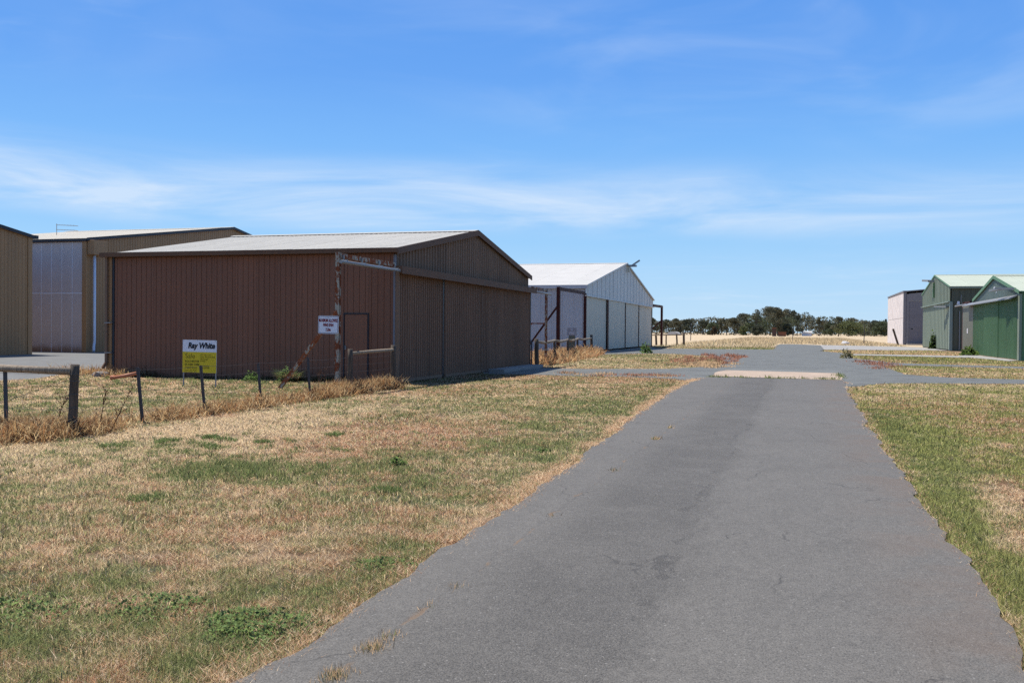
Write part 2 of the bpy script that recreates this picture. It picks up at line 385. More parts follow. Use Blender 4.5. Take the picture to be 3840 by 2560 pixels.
def sheets(parent, name, org, U, V, N, length, sw, pitch, mat, h0=0., h1=1., kind='trap', ribw=.035, ribh=.028, cut=None, lap=.002):
    """a run of sheets side by side; plain runs share one mesh, runs cut to a roof line get their own"""
    n = max(1, round(length/sw)); wd = length/n
    prof = profile(wd-.004, pitch, kind, ribw, ribh); org = Vector(org); U = Vector(U); N = Vector(N)
    me = None if cut else sheet_data(prof, U, V, N, lambda s: h0, lambda s: h1, mat, name)
    for i in range(n):
        if cut:
            off = i*wd
            pr = prof
            pk = cut[0]-off       # put a vertex on the ridge line
            if .01 < pk < wd-.01:
                pr = sorted(prof+[(pk, min(prof, key=lambda q: abs(q[0]-pk))[1])])
            me = sheet_data(pr, U, V, N, lambda s: h0, lambda s, off=off: max(h0+.01, cut[1](off+s)), mat, name)
        link(name, me, parent, org+U*(i*wd)+N*(lap*(i % 2)))

# ------------------------------------------------------------------ numpy noise and polygons
def vnoise(x, y, s, seed=0):
    x = np.asarray(x, float)/s+seed*17.3; y = np.asarray(y, float)/s+seed*9.1
    xi = np.floor(x).astype(np.int64); yi = np.floor(y).astype(np.int64); fx = x-xi; fy = y-yi
    fx = fx*fx*(3-2*fx); fy = fy*fy*(3-2*fy)
    def h(a, b):
        n = (a*374761393+b*668265263+seed*1442695041) & 0x7fffffff
        n = ((n ^ (n >> 13))*1274126177) & 0x7fffffff
        return ((n ^ (n >> 16)) & 0xffff)/65535.
    return (h(xi, yi)*(1-fx)+h(xi+1, yi)*fx)*(1-fy)+(h(xi, yi+1)*(1-fx)+h(xi+1, yi+1)*fx)*fy
def fbm(x, y, s, seed=0, o=4):
    t = 0; a = .5; n = 0
    for i in range(o): t = t+a*vnoise(x, y, s/2**i, seed+i); n += a; a *= .55
    return t/n
def inside(x, y, poly):
    r = np.zeros(x.shape, bool); n = len(poly)
    for i in range(n):
        x1, y1 = poly[i]; x2, y2 = poly[(i+1) % n]
        if y1 == y2: continue
        c = ((y1 > y) != (y2 > y)) & (x < (x2-x1)*(y-y1)/(y2-y1)+x1); r ^= c
    return r
def segdist(x, y, poly, closed=True):
    d = np.full(x.shape, 1e9); n = len(poly)
    for i in range(n if closed else n-1):
        a = np.array(poly[i]); b = np.array(poly[(i+1) % n]); v = b-a; L = v@v
        if L == 0: continue
        t = np.clip(((x-a[0])*v[0]+(y-a[1])*v[1])/L, 0, 1)
        d = np.minimum(d, np.hypot(x-a[0]-t*v[0], y-a[1]-t*v[1]))
    return d
def ragged(poly, step=.25, amp=.06, seed=3, lo=.25):
    """subdivide an outline and let it wander, as a broken seal edge does"""
    out = []
    for i in range(len(poly)):
        a = Vector(poly[i]); b = Vector(poly[(i+1) % len(poly)]); L = (b-a).length
        st = step*max(1, min(6, (a+b).length/2/14))
        n = max(1, int(L/st)); nr = Vector((-(b-a).y, (b-a).x)).normalized() if L else Vector((0, 0))
        for k in range(n):
            p = a.lerp(b, k/n)
            w_ = (float(fbm(p.x, p.y, 1.3, seed, 4))-.5)*2
            w2 = (float(fbm(p.x, p.y, .3, seed+5, 3))-.5)*2
            am = amp*max(1, min(4, p.length/18))
            out.append(tuple(p+nr*(w_*am*1.7+w2*am*1.1)))
    return out
def sheet_poly(name, poly, z, mat, thick=.02):
    """a flat seal or slab with an outline of its own and real edges"""
    tri = geometry.tessellate_polygon([[Vector((p[0], p[1], 0)) for p in poly]])
    n = len(poly); m = MB()
    m.add([(p[0], p[1], z) for p in poly]+[(p[0], p[1], z-thick) for p in poly],
          [tuple(t) for t in tri]+[(i, n+i, n+(i+1) % n, (i+1) % n) for i in range(n)])
    me = bpy.data.meshes.new(name); me.from_pydata(m.v, [], m.f)
    bm = bmesh.new(); bm.from_mesh(me); bmesh.ops.recalc_face_normals(bm, faces=bm.faces)
    bm.faces.ensure_lookup_table()
    if sum(f.normal.z*f.calc_area() for f in bm.faces) < 0: bmesh.ops.reverse_faces(bm, faces=bm.faces)
    bm.to_mesh(me); bm.free(); me.materials.append(mat)
    return structure(link(name, me))

# ------------------------------------------------------------------ ground plan (metres; x right across the road, y along it)
ROAD = [(-2.45, -6), (-2.45, 4.6), (-2.57, 10.2), (-2.82, 14.7), (-3.15, 22), (-3.35, 28.2), (-3.39, 31.8), (-3.05, 36.2),
        (1.45, 35.2), (1.42, 31), (1.32, 28.2), (1.2, 20), (1.12, 12.2), (1.14, 7.2), (1.11, 5.4), (1.1, -6)]
JUNC = [(-3.3, 31.3), (-3.39, 31.85), (-4.13, 33.3), (-6.09, 34.2), (-8.04, 33.7), (-9.96, 34.1), (-11.2, 33.8), (-11.6, 35), (-11.6, 41.2), (-11.1, 40.3), (-8.8, 40.2),
        (-5.48, 42.3), (-4.6, 44.4), (-3.98, 48.0), (-3.6, 51.0), (-4.31, 56.7), (-6.15, 66.5), (-8.2, 70.0), (-10.2, 71.0), (-12, 68.6),
        (-13.3, 66.0), (-15.6, 70.0), (-15.6, 104), (-13.4, 94.0), (-8.1, 93.9), (-2.47, 95.7), (-2.67, 122), (-2.69, 142), (-.19, 143.4), (2.59, 135.5),
        (2.25, 97.8), (2.0, 91), (3.5, 83), (3.5, 74), (3.36, 66.6), (3.98, 63.3), (5.09, 57.2), (7.1, 55.6), (10.95, 54.4), (40, 50),
        (38, 47.5), (10.3, 51), (6.7, 52.3), (4.8, 52.8), (4.0, 51.5), (3.95, 46), (4.1, 41.4), (4.77, 39.8), (5.44, 39.0), (7.8, 38.7), (40, 36),
        (40, 33.2), (7.1, 35.0), (4.4, 34.3), (2.46, 33.2), (1.75, 31.2), (1.4, 30.6), (1.3, 31.8), (1.2, 35.0), (-2.9, 35.9)]
YARD = [(-23.0, 22.6), (-22.7, 24.2), (-24.6, 28.2), (-24.4, 30), (-23.6, 46), (-24, 100), (-85, 100), (-85, 14), (-40, 17.2), (-26, 21.5)]
ROAD_R = ragged(ROAD, .07, .055, 3); JUNC_R = ragged(JUNC, .3, .08, 11); YARD_R = ragged(YARD, .5, .15, 21)
PAD = [(-3.02, 35.7), (-3.25, 39.6), (-2.95, 41.6), (1.5, 40.7), (1.45, 34.75)]
CONC1 = [(2.6, 135.5), (10.8, 128), (13.8, 124.5), (14.1, 103.5), (8.5, 100.6), (2.25, 97.8)]
CONC2 = [(3.97, 78.8), (11.2, 77.5), (13.1, 83.2), (13.1, 66.6), (12.2, 64.5), (11.4, 72.2), (3.77, 74.9)]
DIRT = [(2.2, 97), (8.4, 99.6), (14, 102.8), (14, 90.5), (13, 84), (10.8, 78.8), (3.9, 79.8), (3.4, 84), (2.1, 91)]
FENCE_X = -10.8

# what grows where: every lawn colour is read from the same maps, for the soil and for the blades on it
def lawn_maps(x, y):
    a = fbm(x, y, 3.2, 1, 5); b_ = fbm(x, y, 1.1, 8, 4); c = fbm(x, y, 7., 15, 3); d = fbm(x, y, .45, 23, 3)
    green = .30*(a-.5)*3+.42*(d-.5)*2+.26*(b_-.5)*2+.45*(fbm(x, y, .16, 29, 2)-.5)*2
    def spot(px_, py_, rx, ry, k): return k*np.exp(-((x-px_)/rx)**2-((y-py_)/ry)**2)
    green = green+spot(-6.1, 9.4, 1.0, .8, .28)+spot(-3.9, 20.5, .9, 5., .42)+spot(-4.6, 5.0, 2.6, 1.4, .30)+spot(-4.6, 8.2, 2.0, 1.6, .16)+spot(-8.5, 9.2, 1.4, 1.6, .14)+spot(-2.75, 4.55, .45, .55, .4)
    green = green+spot(-8.6, 11.2, .9, .5, .35)+spot(-3.3, 12.6, .8, 2.6, .22)+spot(-3.6, 30, 1.2, 2.5, .4)+spot(-6.4, 7.2, 1.6, 1.2, .12)
    green = green+spot(1.45, 8., .75, 4.5, .62)+spot(1.75, 15., .7, 5., .62)-spot(2.0, 10.6, .30, 1.0, 1.3)-spot(1.72, 8.6, .22, .8, 1.2)-spot(2.1, 7.2, .3, .7, 1.0)+np.where(x > 1, .10, 0)+spot(-10.5, 64, 2.5, 5., .45)+spot(-7, 56, 3, 9, .20)+spot(3, 27, 3, 5, .15)
    green = green+spot(-13.5, 17, 2.0, 4, .20)+spot(-17.5, 22.2, 4, .8, .22)+spot(-4, 100, 5, 6, .5)+spot(8, 66, 5, 5, .35)+spot(6.5, 49.5, 2.2, 2, .3)
    green = green-spot(-6.5, 14.5, 2.6, 3.2, .22)-spot(-9.2, 15.5, 1.2, 4.0, .30)-spot(-8, 12, 1.5, 1.2, .1)-spot(-9.6, 12.4, .9, 1.2, .35)-spot(-18, 24.2, 4., .7, .3)
    green = np.where((y > 30)&(x < -3)&(y < 34.5), green-.2, green)
    red = .50*(c-.5)*2+.45*(b_-.5)*2+.4*(fbm(x, y, .22, 37, 2)-.5)*2+spot(-5.3, 13.0, 1.8, 2.4, .42)+spot(-4.2, 9.2, 1.4, 1.8, .25)+spot(-5.2, 7.0, 1.5, 1.0, .2)+spot(-6, 32.4, 4.5, 1.2, .6)-spot(-9, 15, 1.5, 4, .4)
    red = red+.17+spot(3.2, 22, 2.5, 6, .25)+spot(4.5, 15, 2.5, 6, .25)-spot(1.6, 10, .6, 5, .5)+spot(-6.5, 72, 3, 3, .6)+spot(-4.2, 58, 1.5, 8, .6)
    return green, red, b_, d
STRAW, RED, GREEN = np.array((.49, .355, .215)), np.array((.335, .182, .105)), np.array((.155, .19, .072))
DRYFIELD = np.array((.52, .40, .25))
def lawn_colour(x, y, blade=False):
    green, red, b_, d = lawn_maps(x, y)
    n = len(x)
    j = rng.random(n) if blade else .5
    k = rng.random(n) if blade else .5
    gr = np.clip((green+(.70*(j-.5) if blade else 0)+.06)*2.7, 0, .92)[:, None]
    rd = np.clip((red+(.55*(k-.5) if blade else 0)-.02)*2.4, 0, 1)[:, None]
    c = STRAW*(1-rd)+RED*rd
    gn = np.where((x > .8)[:, None], np.array((.20, .225, .070)), GREEN)
    c = c*(1-gr)+gn*gr
    return c, gr[:, 0], rd[:, 0]

# ground: one sheet to the horizon, fine near the camera
def axis(lo, hi, st, far):
    a = list(np.arange(lo, hi, st)); s_ = st
    L_ = []; v = lo
    while v > -far: s_ *= 1.28; v -= s_; L_.append(v)
    s_ = st; v = a[-1]; H_ = []
    while v < far: s_ *= 1.28; v += s_; H_.append(v)
    return np.array(L_[::-1]+a+H_)
gx = axis(-26, 16, .2, 3500); gy = axis(1.5, 60, .2, 3500)
GX, GY = np.meshgrid(gx, gy); fx_, fy_ = GX.ravel(), GY.ravel()
gz = -.030+.022*(fbm(fx_, fy_, 2.5, 40, 4)-.5)*2
far = np.hypot(fx_, fy_) > 70; gz = np.where(far, -.035, gz)
me = bpy.data.meshes.new('ground'); nx, ny = len(gx), len(gy)
I = (np.arange(ny-1)[:, None]*nx+np.arange(nx-1)[None, :]).ravel()
Q = np.stack([I, I+1, I+nx+1, I+nx], 1)
me.vertices.add(nx*ny); me.vertices.foreach_set('co', np.stack([fx_, fy_, gz], 1).astype(np.float32).ravel())
me.loops.add(Q.size); me.loops.foreach_set('vertex_index', Q.astype(np.int32).ravel())
me.polygons.add(len(Q)); me.polygons.foreach_set('loop_start', np.arange(0, Q.size, 4, dtype=np.int32))
me.update(calc_edges=True)
gc, gg, gr_ = lawn_colour(fx_, fy_)
gc = gc*.50
de = np.minimum(segdist(fx_, fy_, ROAD), segdist(fx_, fy_, JUNC))       # bare tan soil beside the seal
e = np.clip(1-de/.28, 0, 1)[:, None]*np.clip(.5+fbm(fx_, fy_, .9, 31)[:, None], 0, 1)
gc = gc*(1-e)+np.array((.31, .185, .105))*e
e = np.where(inside(fx_, fy_, DIRT), .85, 0)[:, None]
gc = gc*(1-e)+np.array((.34, .185, .105))*e
fld = np.clip((fy_-(100+4*fbm(fx_, fy_, 12, 51)))/22, 0, 1)[:, None]
gc = gc*(1-fld)+DRYFIELD*(.85+.3*fbm(fx_, fy_, 25, 52)[:, None])*fld
at = me.color_attributes.new('tint', 'FLOAT_COLOR', 'POINT')
at.data.foreach_set('color', np.concatenate([gc, np.ones((len(gc), 1))], 1).astype(np.float32).ravel())
me.materials.append(M['ground']); me.polygons.foreach_set('use_smooth', [True]*len(Q))
structure(link('ground', me))

sheet_poly('yard', YARD_R, -.004, M['gravel'], .05)
sheet_poly('road', JUNC_R, .004, M['drive'], .05).name = 'driveways'
sheet_poly('road', ROAD_R, .010, M['main_road'], .06)
sheet_poly('concrete_pad', ragged(PAD, .12, .03, 7), .022, M['conc_pink'], .06)
sheet_poly('concrete_apron', CONC1, .03, M['conc'], .08)
sheet_poly('concrete_path', CONC2, .03, M['conc'], .08)

# ------------------------------------------------------------------ hangars
def roof(root, name, s, Wd, Ln, eave, peak, mat, trim, kind='trap', over=.12, sw=.8, pitch=.2, ribw=.03, ribh=.010, u0=0., barge=.2, ends=True):
    """two slopes with their sheets, ridge cap and barge boards; local x = -s*v, y = u"""
    half = Wd/2; rise = peak-eave; sl_ = math.hypot(half+over, rise*(half+over)/half); dz = rise/half
    for side in (0, 1):
        m = MB(); t = .06
        y0 = u0-over if side == 0 else u0+Wd+over; y1 = u0+half
        z0 = eave-dz*over; z1 = peak
        xa, xb = sorted((s*over, -s*Ln))
        prof = [(y0, z0), (y1, z1), (y1, z1-t), (y0, z0-t)]
        p = MB().prism(prof, 'x', xa, xb).build('roof_slope', trim, root)
        V = Vector((0, y1-y0, z1-z0)); V.normalize(); N = Vector((0, -V.z, V.y)) if side == 0 else Vector((0, V.z, -V.y))
        if N.z < 0: N = -N
        sheets(p, 'roof_sheet', Vector((xa, y0, z0))+N*.012, (1, 0, 0), V, N, xb-xa, sw, pitch, mat, -.03, sl_-.02, kind, ribw, ribh)
    xa, xb = sorted((s*(over+.01), -s*Ln-.01*s))
    k = .28
    MB().prism([(u0+half-k, peak-dz*k+.05), (u0+half, peak+.065), (u0+half+k, peak-dz*k+.05), (u0+half+k, peak-dz*k+.035), (u0+half, peak+.05), (u0+half-k, peak-dz*k+.035)], 'x', xa, xb).build('ridge_cap', mat, root)
    if ends:
        for side in (0, 1):
            y0 = u0-over-.01 if side == 0 else u0+Wd+over+.01; y1 = u0+half; z0 = eave-dz*over; z1 = peak
            for xx in ((s*(over+.006), s*(over+.03)),):
                MB().prism([(y0, z0-barge+.05), (y0, z0+.055), (y1, z1+.06), (y1, z1-barge+.05)], 'x', *sorted(xx)).build('barge_board', trim, root)

def shell(root, s, Wd, Ln, eave, mat, t=.1, skip=()):
    """the unseen back and far side, and the frames behind the cladding"""
    xf, xb = 0, -s*Ln
    out = {}
    def bx(n, x0, x1, y0, y1, z1):
        x0, x1 = sorted((x0, x1)); out[n] = MB().box(x0, x1, y0, y1, 0, z1)
    bx('near', -s*.03, xb, .03, t, eave-.02); bx('far', -s*.03, xb, Wd-t, Wd, eave-.02); bx('back', xb+s*t, xb, t+.002, Wd-t-.002, eave-.02)
    return {k: v.build({'near': 'side_wall', 'far': 'side_wall', 'back': 'rear_wall'}[k], mat, root) for k, v in out.items()}
def gable_back(root, s, Wd, eave, peak, z0, mat, u0=0.):
    xa, xb = sorted((-s*.03, -s*.10))
    return MB().prism([(u0+.1, z0), (u0+Wd-.1, z0), (u0+Wd-.1, eave-.03), (u0+Wd/2, peak-.09), (u0+.1, eave-.03)], 'x', xa, xb).build('gable_wall', mat, root)

# --- the brown hangar
def brown_hangar():
    Wd, Ln, ev, pk = 15.0, 10.45, 4.02, 5.33
    root = thing('brown_hangar', 'chocolate brown steel hangar with pale ribbed roof and tall ribbed sliding doors', 'hangar', (-11.85, 27.0, 0))
    wl = shell(root, 1, Wd, Ln, ev, M['brown'])
    dz = (pk-ev)/(Wd/2)
    # wall facing the camera, opening left for the door
    sheets(wl['near'], 'wall_sheet', (-Ln+.28, .01, 0), (1, 0, 0), (0, 0, 1), (0, -1, 0), Ln-.28-1.68-.03, .8, .2, M['brown'], .0, 3.93, 'pan')
    sheets(wl['near'], 'wall_sheet', (-.87, .01, 0), (1, 0, 0), (0, 0, 1), (0, -1, 0), .84, .84, .2, M['brown'], .0, 3.93, 'pan')
    sheets(wl['near'], 'wall_sheet', (-1.68, .01, 0), (1, 0, 0), (0, 0, 1), (0, -1, 0), .81, .81, .2, M['brown'], 2.10, 3.93, 'pan')
    d = MB().box(-1.655, -.895, -.012, .02, .06, 2.07).build('door', M['brown'], root)
    sheets(d, 'door_skin', (-1.65, -.014, .08), (1, 0, 0), (0, 0, 1), (0, -1, 0), .75, .75, .19, M['brown'], 0, 1.97, 'pan')
    MB().box(-1.632, -1.612, -.055, -.03, .98, 1.12).box(-1.64, -1.6, -.032, -.012, 1.0, 1.1).build('handle', M['zinc'], d)
    MB().box(-1.70, -1.672, -.028, .028, .0, 2.12).box(-.878, -.85, -.028, .028, .0, 2.12).box(-1.70, -.85, -.03, .028, 2.085, 2.115).build('door_frame', M['dark_trim'], root)
    # corner flashings, gutter and downpipe
    MB().box(-Ln-.02, -Ln+.20, -.045, .03, 0, 3.95).build('corner_flashing', M['beige'], root)
    MB().box(-Ln+.20, -Ln+.275, -.02, .03, .0, 3.95).build('corner_shadow_gap', M['dark_trim'], root)
    MB().box(-.035, .03, -.02, .06, 0, 3.9).build('corner_flashing', M['dove'], root)
    MB().box(.03, .16, -.01, .05, 0, 3.4).build('corner_flashing', M['brown_gable'], root)
    g_ = MB(); a, b = -Ln-.14, .18
    g_.prism([(-.235, 3.955), (-.105, 3.945), (-.10, 4.0), (-.115, 4.0), (-.12, 3.96), (-.215, 3.97), (-.222, 4.085), (-.25, 4.095), (-.25, 4.065)], 'x', a, b)
    g_.build('gutter', M['brown_trim'], root)
    dp = MB().box(-Ln-.0, -Ln+.085, -.135, -.05, .42, 3.95).build('downpipe', M['brown_gable'], root)
    MB().beam((-Ln+.04, -.09, .45), (-Ln-.02, -.20, .25), .085, .085).build('spout', M['brown_trim'], dp)
    for z_ in (1.75, .75): MB().box(-Ln-.01, -Ln+.24, -.145, -.04, z_, z_+.03).build('pipe_clip', M['zinc'], dp)
    # gable and its cladding
    gb = gable_back(root, 1, Wd, ev, pk, 3.3, M['brown_gable'])
    cut = (Wd/2, lambda u: ev+dz*min(u, Wd-u)-.08)
    sheets(gb, 'gable_sheet', (0, .02, 0), (0, 1, 0), (0, 0, 1), (1, 0, 0), Wd-.04, .75, .25, M['brown_gable'], 3.36, 1, 'trap', .05, .035, cut)
    # sliding doors hung behind a long fascia
    for i, (a, b, xo) in enumerate(((.12, 3.85, .10), (3.95, 7.9, .14), (8.05, 14.95, .10))):
        lf = MB().box(xo-.05, xo-.01, a, b, .05, 3.46).build('sliding_door', M['brown_gable'], root)
        sheets(lf, 'door_sheet', (xo, a, 0), (0, 1, 0), (0, 0, 1), (1, 0, 0), b-a, .8, .2, M['brown_door'], .05, 3.46, 'trap', .045, .035)
        MB().box(xo-.004, xo+.05, b-.09, b+.012, .04, 3.45).build('door_stile', M['brown_trim' if i == 1 else 'dark_trim'], lf)
        MB().box(xo-.03, xo+.045, a, b-.1, .0, .10).build('bottom_rail', M['brown_gable'], lf)
    MB().box(.17, .42, -.40, 14.95, 3.37, 3.53).box(.40, .425, -.40, 14.95, 3.30, 3.37).build('door_track_fascia', M['brown_trim'], root)
    roof(root, 'roof', 1, Wd, Ln, ev+.05, pk+.02, M['roof_pale'], M['brown_trim'])
brown_hangar()
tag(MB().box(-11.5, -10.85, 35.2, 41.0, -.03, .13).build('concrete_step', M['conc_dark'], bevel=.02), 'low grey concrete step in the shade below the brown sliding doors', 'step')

def outrigger(y0, y1, label, rail_end, link_arm=False):
    X = -11.68
    root = thing('door_track_frame', label, 'steel frame', (X, y1, 0), 'rusty door track frames of the brown hangar')
    d = y0-y1
    MB().box(-.055, .055, -.055, -.035, 0, 3.64).box(-.055, .055, .035, .055, 0, 3.64).box(-.012, .012, -.035, .035, 0, 3.64).build('post', M['rust_white'], root)
    a, b = sorted((.06*np.sign(d), d))
    MB().box(-.05, .05, a, b, 3.50, 3.62).build('header_beam', M['rust_white'], root)
    MB().tube([(.17, -.18*np.sign(d), 3.38), (.17, rail_end, 3.38)], .048, 10).build('track_rail', M['zinc'], root, smooth=True)
    for k in range(4):
        yy = d*(.04+k*.31)
        MB().box(-.03, .19, yy-.03, yy+.03, 3.42, 3.455).box(.06, .10, yy-.02, yy+.02, 3.455, 3.58).build('hanger', M['zinc'], root)
    if link_arm:
        MB().beam((-1.8, 0, .0), (-.75, 0, 1.97), .08, .08).beam((-.78, 0, 1.97), (-.05, 0, 1.97), .06, .06).build('brace', M['rust_brace'], root)
    else:
        MB().beam((-1.80, .12, -.02), (-.05, 0, 2.05), .09, .09).build('brace', M['rust_brace'], root)
outrigger(26.55, 22.93, 'rust streaked white door track frame with leaning brace on the near side of the brown hangar', 3.75)
outrigger(42.05, 44.6, 'small rusty door track frame poking out beyond the far corner of the brown hangar', -2.5, True)

# signs
def wing_sign():
    root = thing('wing_span_sign', 'white metal sign with red words about maximum wing span on the rusty post', 'sign', (-11.91, 22.84, 1.73))
    m = MB(); w2, h2, r_ = .29, .235, .035
    def rr(w_, h_, r): return [(sx*(w_-r)+r*math.cos(a), sz*(h_-r)+r*math.sin(a)) for sx, sz, a0 in ((1, 1, 0), (-1, 1, 90), (-1, -1, 180), (1, -1, 270)) for a in (R(a0), R(a0+30), R(a0+60), R(a0+90))]
    MB().prism(rr(w2, h2, r_), 'y', 0, .006).build('plate', M['sign_white'], root)
    o, i = rr(w2-.014, h2-.014, .028), rr(w2-.024, h2-.024, .02); n = len(o)
    MB().add([(p[0], -.0015, p[1]) for p in o]+[(p[0], -.0015, p[1]) for p in i], [(k, (k+1) % n, n+(k+1) % n, n+k) for k in range(n)]).build('border_line', M['ink'], root)
    rot = (R(90), 0, 0)
    text('MAXIMUM ALLOWED', .115, M['red_ink'], root, (0, -.003, .11), rot, sx=.49, bold=.005, align='CENTER')
    text('WING SPAN', .11, M['red_ink'], root, (0, -.003, -.01), rot, sx=.49, bold=.005, align='CENTER')
    text('12.8m', .11, M['red_ink'], root, (0, -.003, -.13), rot, sx=.55, bold=.005, align='CENTER')
    for zz in (.19, -.205): MB().tube([(0, .0, zz), (0, -.006, zz)], .009, 8).build('bolt', M['zinc'], root)
    root.rotation_euler = (0, R(.9), R(2))
wing_sign()
def sale_sign():
    root = thing('for_sale_sign', 'white and yellow real estate sale board on two thin metal legs', 'sign', (-15.85, 22.85, 0))
    rot = (R(90), 0, 0); x0, x1, z0, z1, zs = -.53, .53, .385, 1.285, .955
    b = MB().box(x0, x1, 0, .008, z0, z1).build('board', M['sign_white'], root)
    MB().box(x0+.002, x1-.002, -.0025, 0, z0+.002, zs).build('yellow_panel', M['sign_yellow'], b)
    y_ = -.006
    text('Ray White', .215, M['ink'], root, (x0+.17, y_, 1.125), rot, shear=.18, bold=.009, sx=.90)
    text('Sale', .20, M['ink_soft'], root, (x0+.08, y_, .835), rot, bold=-.002)
    text('ROCHESTER', .082, M['ink_soft'], root, (x0+.075, y_, .69), rot, bold=.0012)
    text('03 5484 2400', .082, M['ink_soft'], root, (x0+.075, y_, .605), rot, bold=.0012)
    for s_, z_, h_ in (('10 Gillies St, Rochester', .505, .042), ('raywhiterochester.com.au', .545, .036), ('Auctions   Sales   Rentals', .45, .036), ('Rural   Commercial   Land', .41, .034)):
        text(s_, h_, M['ink_soft'], root, (x0+.075, y_, z_), rot)
    for i, s_ in enumerate(('LOT 7 Aerae Court', 'Approx. 286 sqm Freehold', 'Land & Hangar', '$130,000', '', 'Rob Hosking', '0408 300 000')):
        if s_: text(s_, .046 if i < 4 else .058, M['ink_soft'], root, (x0+.56, y_, .875-i*.056-(.02 if i > 4 else 0)), rot, sx=.9)
    for sx in (-1, 1):
        MB().box(sx*.505-.014, sx*.505+.014, .010, .038, -.04, z1-.02).build('leg', M['zinc'], root)
        MB().tube([(sx*.50, 0, z1-.025), (sx*.50, -.004, z1-.025)], .008, 8).build('screw', M['black'], root)
    root.rotation_euler = (0, R(.6), R(1.5))
sale_sign()

# --- fences
def wobble_post(r0, h, lean, n=9, seed=0):
    q = random.Random(seed); pts = []; rs = []
    for i in range(6):
        t = i/5; pts.append((lean[0]*t+q.uniform(-.006, .006), lean[1]*t+q.uniform(-.006, .006), -.05+t*(h+.05))); rs.append(r0*(1.05-.1*t+q.uniform(-.02, .02)))
    return MB().tube(pts, rs, n)
def star_picket(h, lean):
    m = MB()
    for k in range(3):
        a = R(90+120*k); c, s_ = math.cos(a), math.sin(a); t = .004
        vs = []
        for zz, l_ in ((-.05, 0), (h, 1)):
            ox, oy = lean[0]*l_, lean[1]*l_
            vs += [(ox-s_*t, oy+c*t, zz), (ox+s_*t, oy-c*t, zz), (ox+c*.034+s_*t, oy+s_*.034-c*t, zz), (ox+c*.034-s_*t, oy+s_*.034+c*t, zz)]
        m.add(vs, [(3, 2, 1, 0), (4, 5, 6, 7), (0, 1, 5, 4), (1, 2, 6, 5), (2, 3, 7, 6), (3, 0, 4, 7)])
    return m
def near_fence():
    bx, by = -10.42, 11.85
    root = thing('post_and_wire_fence', 'post and wire fence with round rail and dark pickets left of the road', 'fence', (bx, by, 0))
    wobble_post(.066, 1.06, (.06, .0), 12, 1).build('wooden_post', M['wood_dark'], root, smooth=True)
    wobble_post(.075, 1.06, (0, 0), 12, 2).build('wooden_post', M['wood_dark'], root, (-2.6, .35, 0), True)
    MB().tube([(.03, -.02, .955), (-1.3, .16, .965), (-2.6, .33, .985)], [.054, .058, .056], 12).build('rail', M['wood_pale'], root, smooth=True)
    star_picket(.93, (-.03, 0)).build('star_picket', M['picket'], root, (-1.40, .2, 0))
    P = []
    for (x_, y_, h, lean) in ((-10.8, 13.97, .94, (-.0, -.14)), (-10.8, 15.78, .91, (-.0, -.15)), (-10.8, 17.76, .90, (0, -.13)), (-10.8, 19.86, .96, (0, -.12))):
        star_picket(h, lean).build('star_picket', M['picket'], root, (x_-bx, y_-by, 0)); P.append((x_-bx, y_-by, lean))
    wobble_post(.066, 1.12, (.0, .0), 12, 3).build('wooden_post', M['wood_dark'], root, (-10.95-bx, 22.2-by, 0), True)
    wobble_post(.08, 1.18, (-.01, .0), 12, 4).build('wooden_post', M['wood_dark'], root, (-11.0-bx, 25.03-by, 0), True)
    MB().tube([(-10.95-bx, 22.2-by, 1.0), (-10.97-bx, 23.6-by, 1.03), (-11.0-bx, 25.03-by, 1.05)], [.043, .046, .044], 12).build('rail', M['wood_pale'], root, smooth=True)
    nodes = [(.03, 0)]+[(p[0], p[1]) for p in P]+[(-10.95-bx, 22.2-by), (-11.0-bx, 25.03-by)]
    for z_ in (.18, .36, .54, .72, .90):
        pts = []
        for (a, b) in zip(nodes[:-1], nodes[1:]):
            for k in range(4):
                t = k/4; pts.append((a[0]+(b[0]-a[0])*t, a[1]+(b[1]-a[1])*t-.13*z_, z_-.02*math.sin(math.pi*t)))
        pts.append((*nodes[-1], z_))
        MB().tube(pts, .0022, 5).build('wire', M['wire'], root)
        MB().tube([(0, 0, z_), (-1.4, .2, z_-.01), (-2.6, .35, z_)], .0022, 5).build('wire', M['wire'], root)
    MB().tube([(-.02, .0, .84), (-2.6, .33, .12)], .004, 5).build('brace_wire', M['wire'], root)
    for z_ in (.2, .4, .6, .8, .9): MB().tube([(.075*math.cos(a*.7)+.06*z_*.9, .078*math.sin(a*.7), z_+.0015*a) for a in range(10)], .004, 4).build('wire_tie', M['wire'], root)
near_fence()
def middle_fence():
    root = thing('post_and_rail_fence', 'low post and rail fence with wavy rails in long dry grass before the white hangar', 'fence', (-11.47, 42.2, 0))
    B = [(-11.47, 42.2, 1.25, .10), (-12.1, 48.1, 1.2, .07), (-12.35, 52.0, 1.2, .07), (-13.7, 60.5, 1.18, .07), (-14.4, 68.0, 1.36, .10)]
    for i, (x_, y_, h, r_) in enumerate(B):
        wobble_post(r_, h, (random.uniform(-.06, .02), 0), 10, 10+i).build('wooden_post', M['wood_dark'], root, (x_+11.47, y_-42.2, 0), True)
    for a, b in zip(B[:-1], B[1:]):
        q = [(a[0]+(b[0]-a[0])*t+11.47, a[1]+(b[1]-a[1])*t-42.2, 1.1+zz) for t, zz in ((0, .02), (.35, -.05), (.7, -.02), (1, .03))]
        MB().tube(q, [.055, .07, .065, .055], 10).build('rail', M['wood_pale'], root, smooth=True)
    for z_ in (.3, .55, .8):
        MB().tube([(x_+11.47, y_-42.2, z_) for x_, y_, _, _ in B], .003, 5).build('wire', M['wire'], root)
    star_picket(1.2, (0, 0)).build('star_picket', M['picket'], root, (-.15, -.35, 0))
middle_fence()
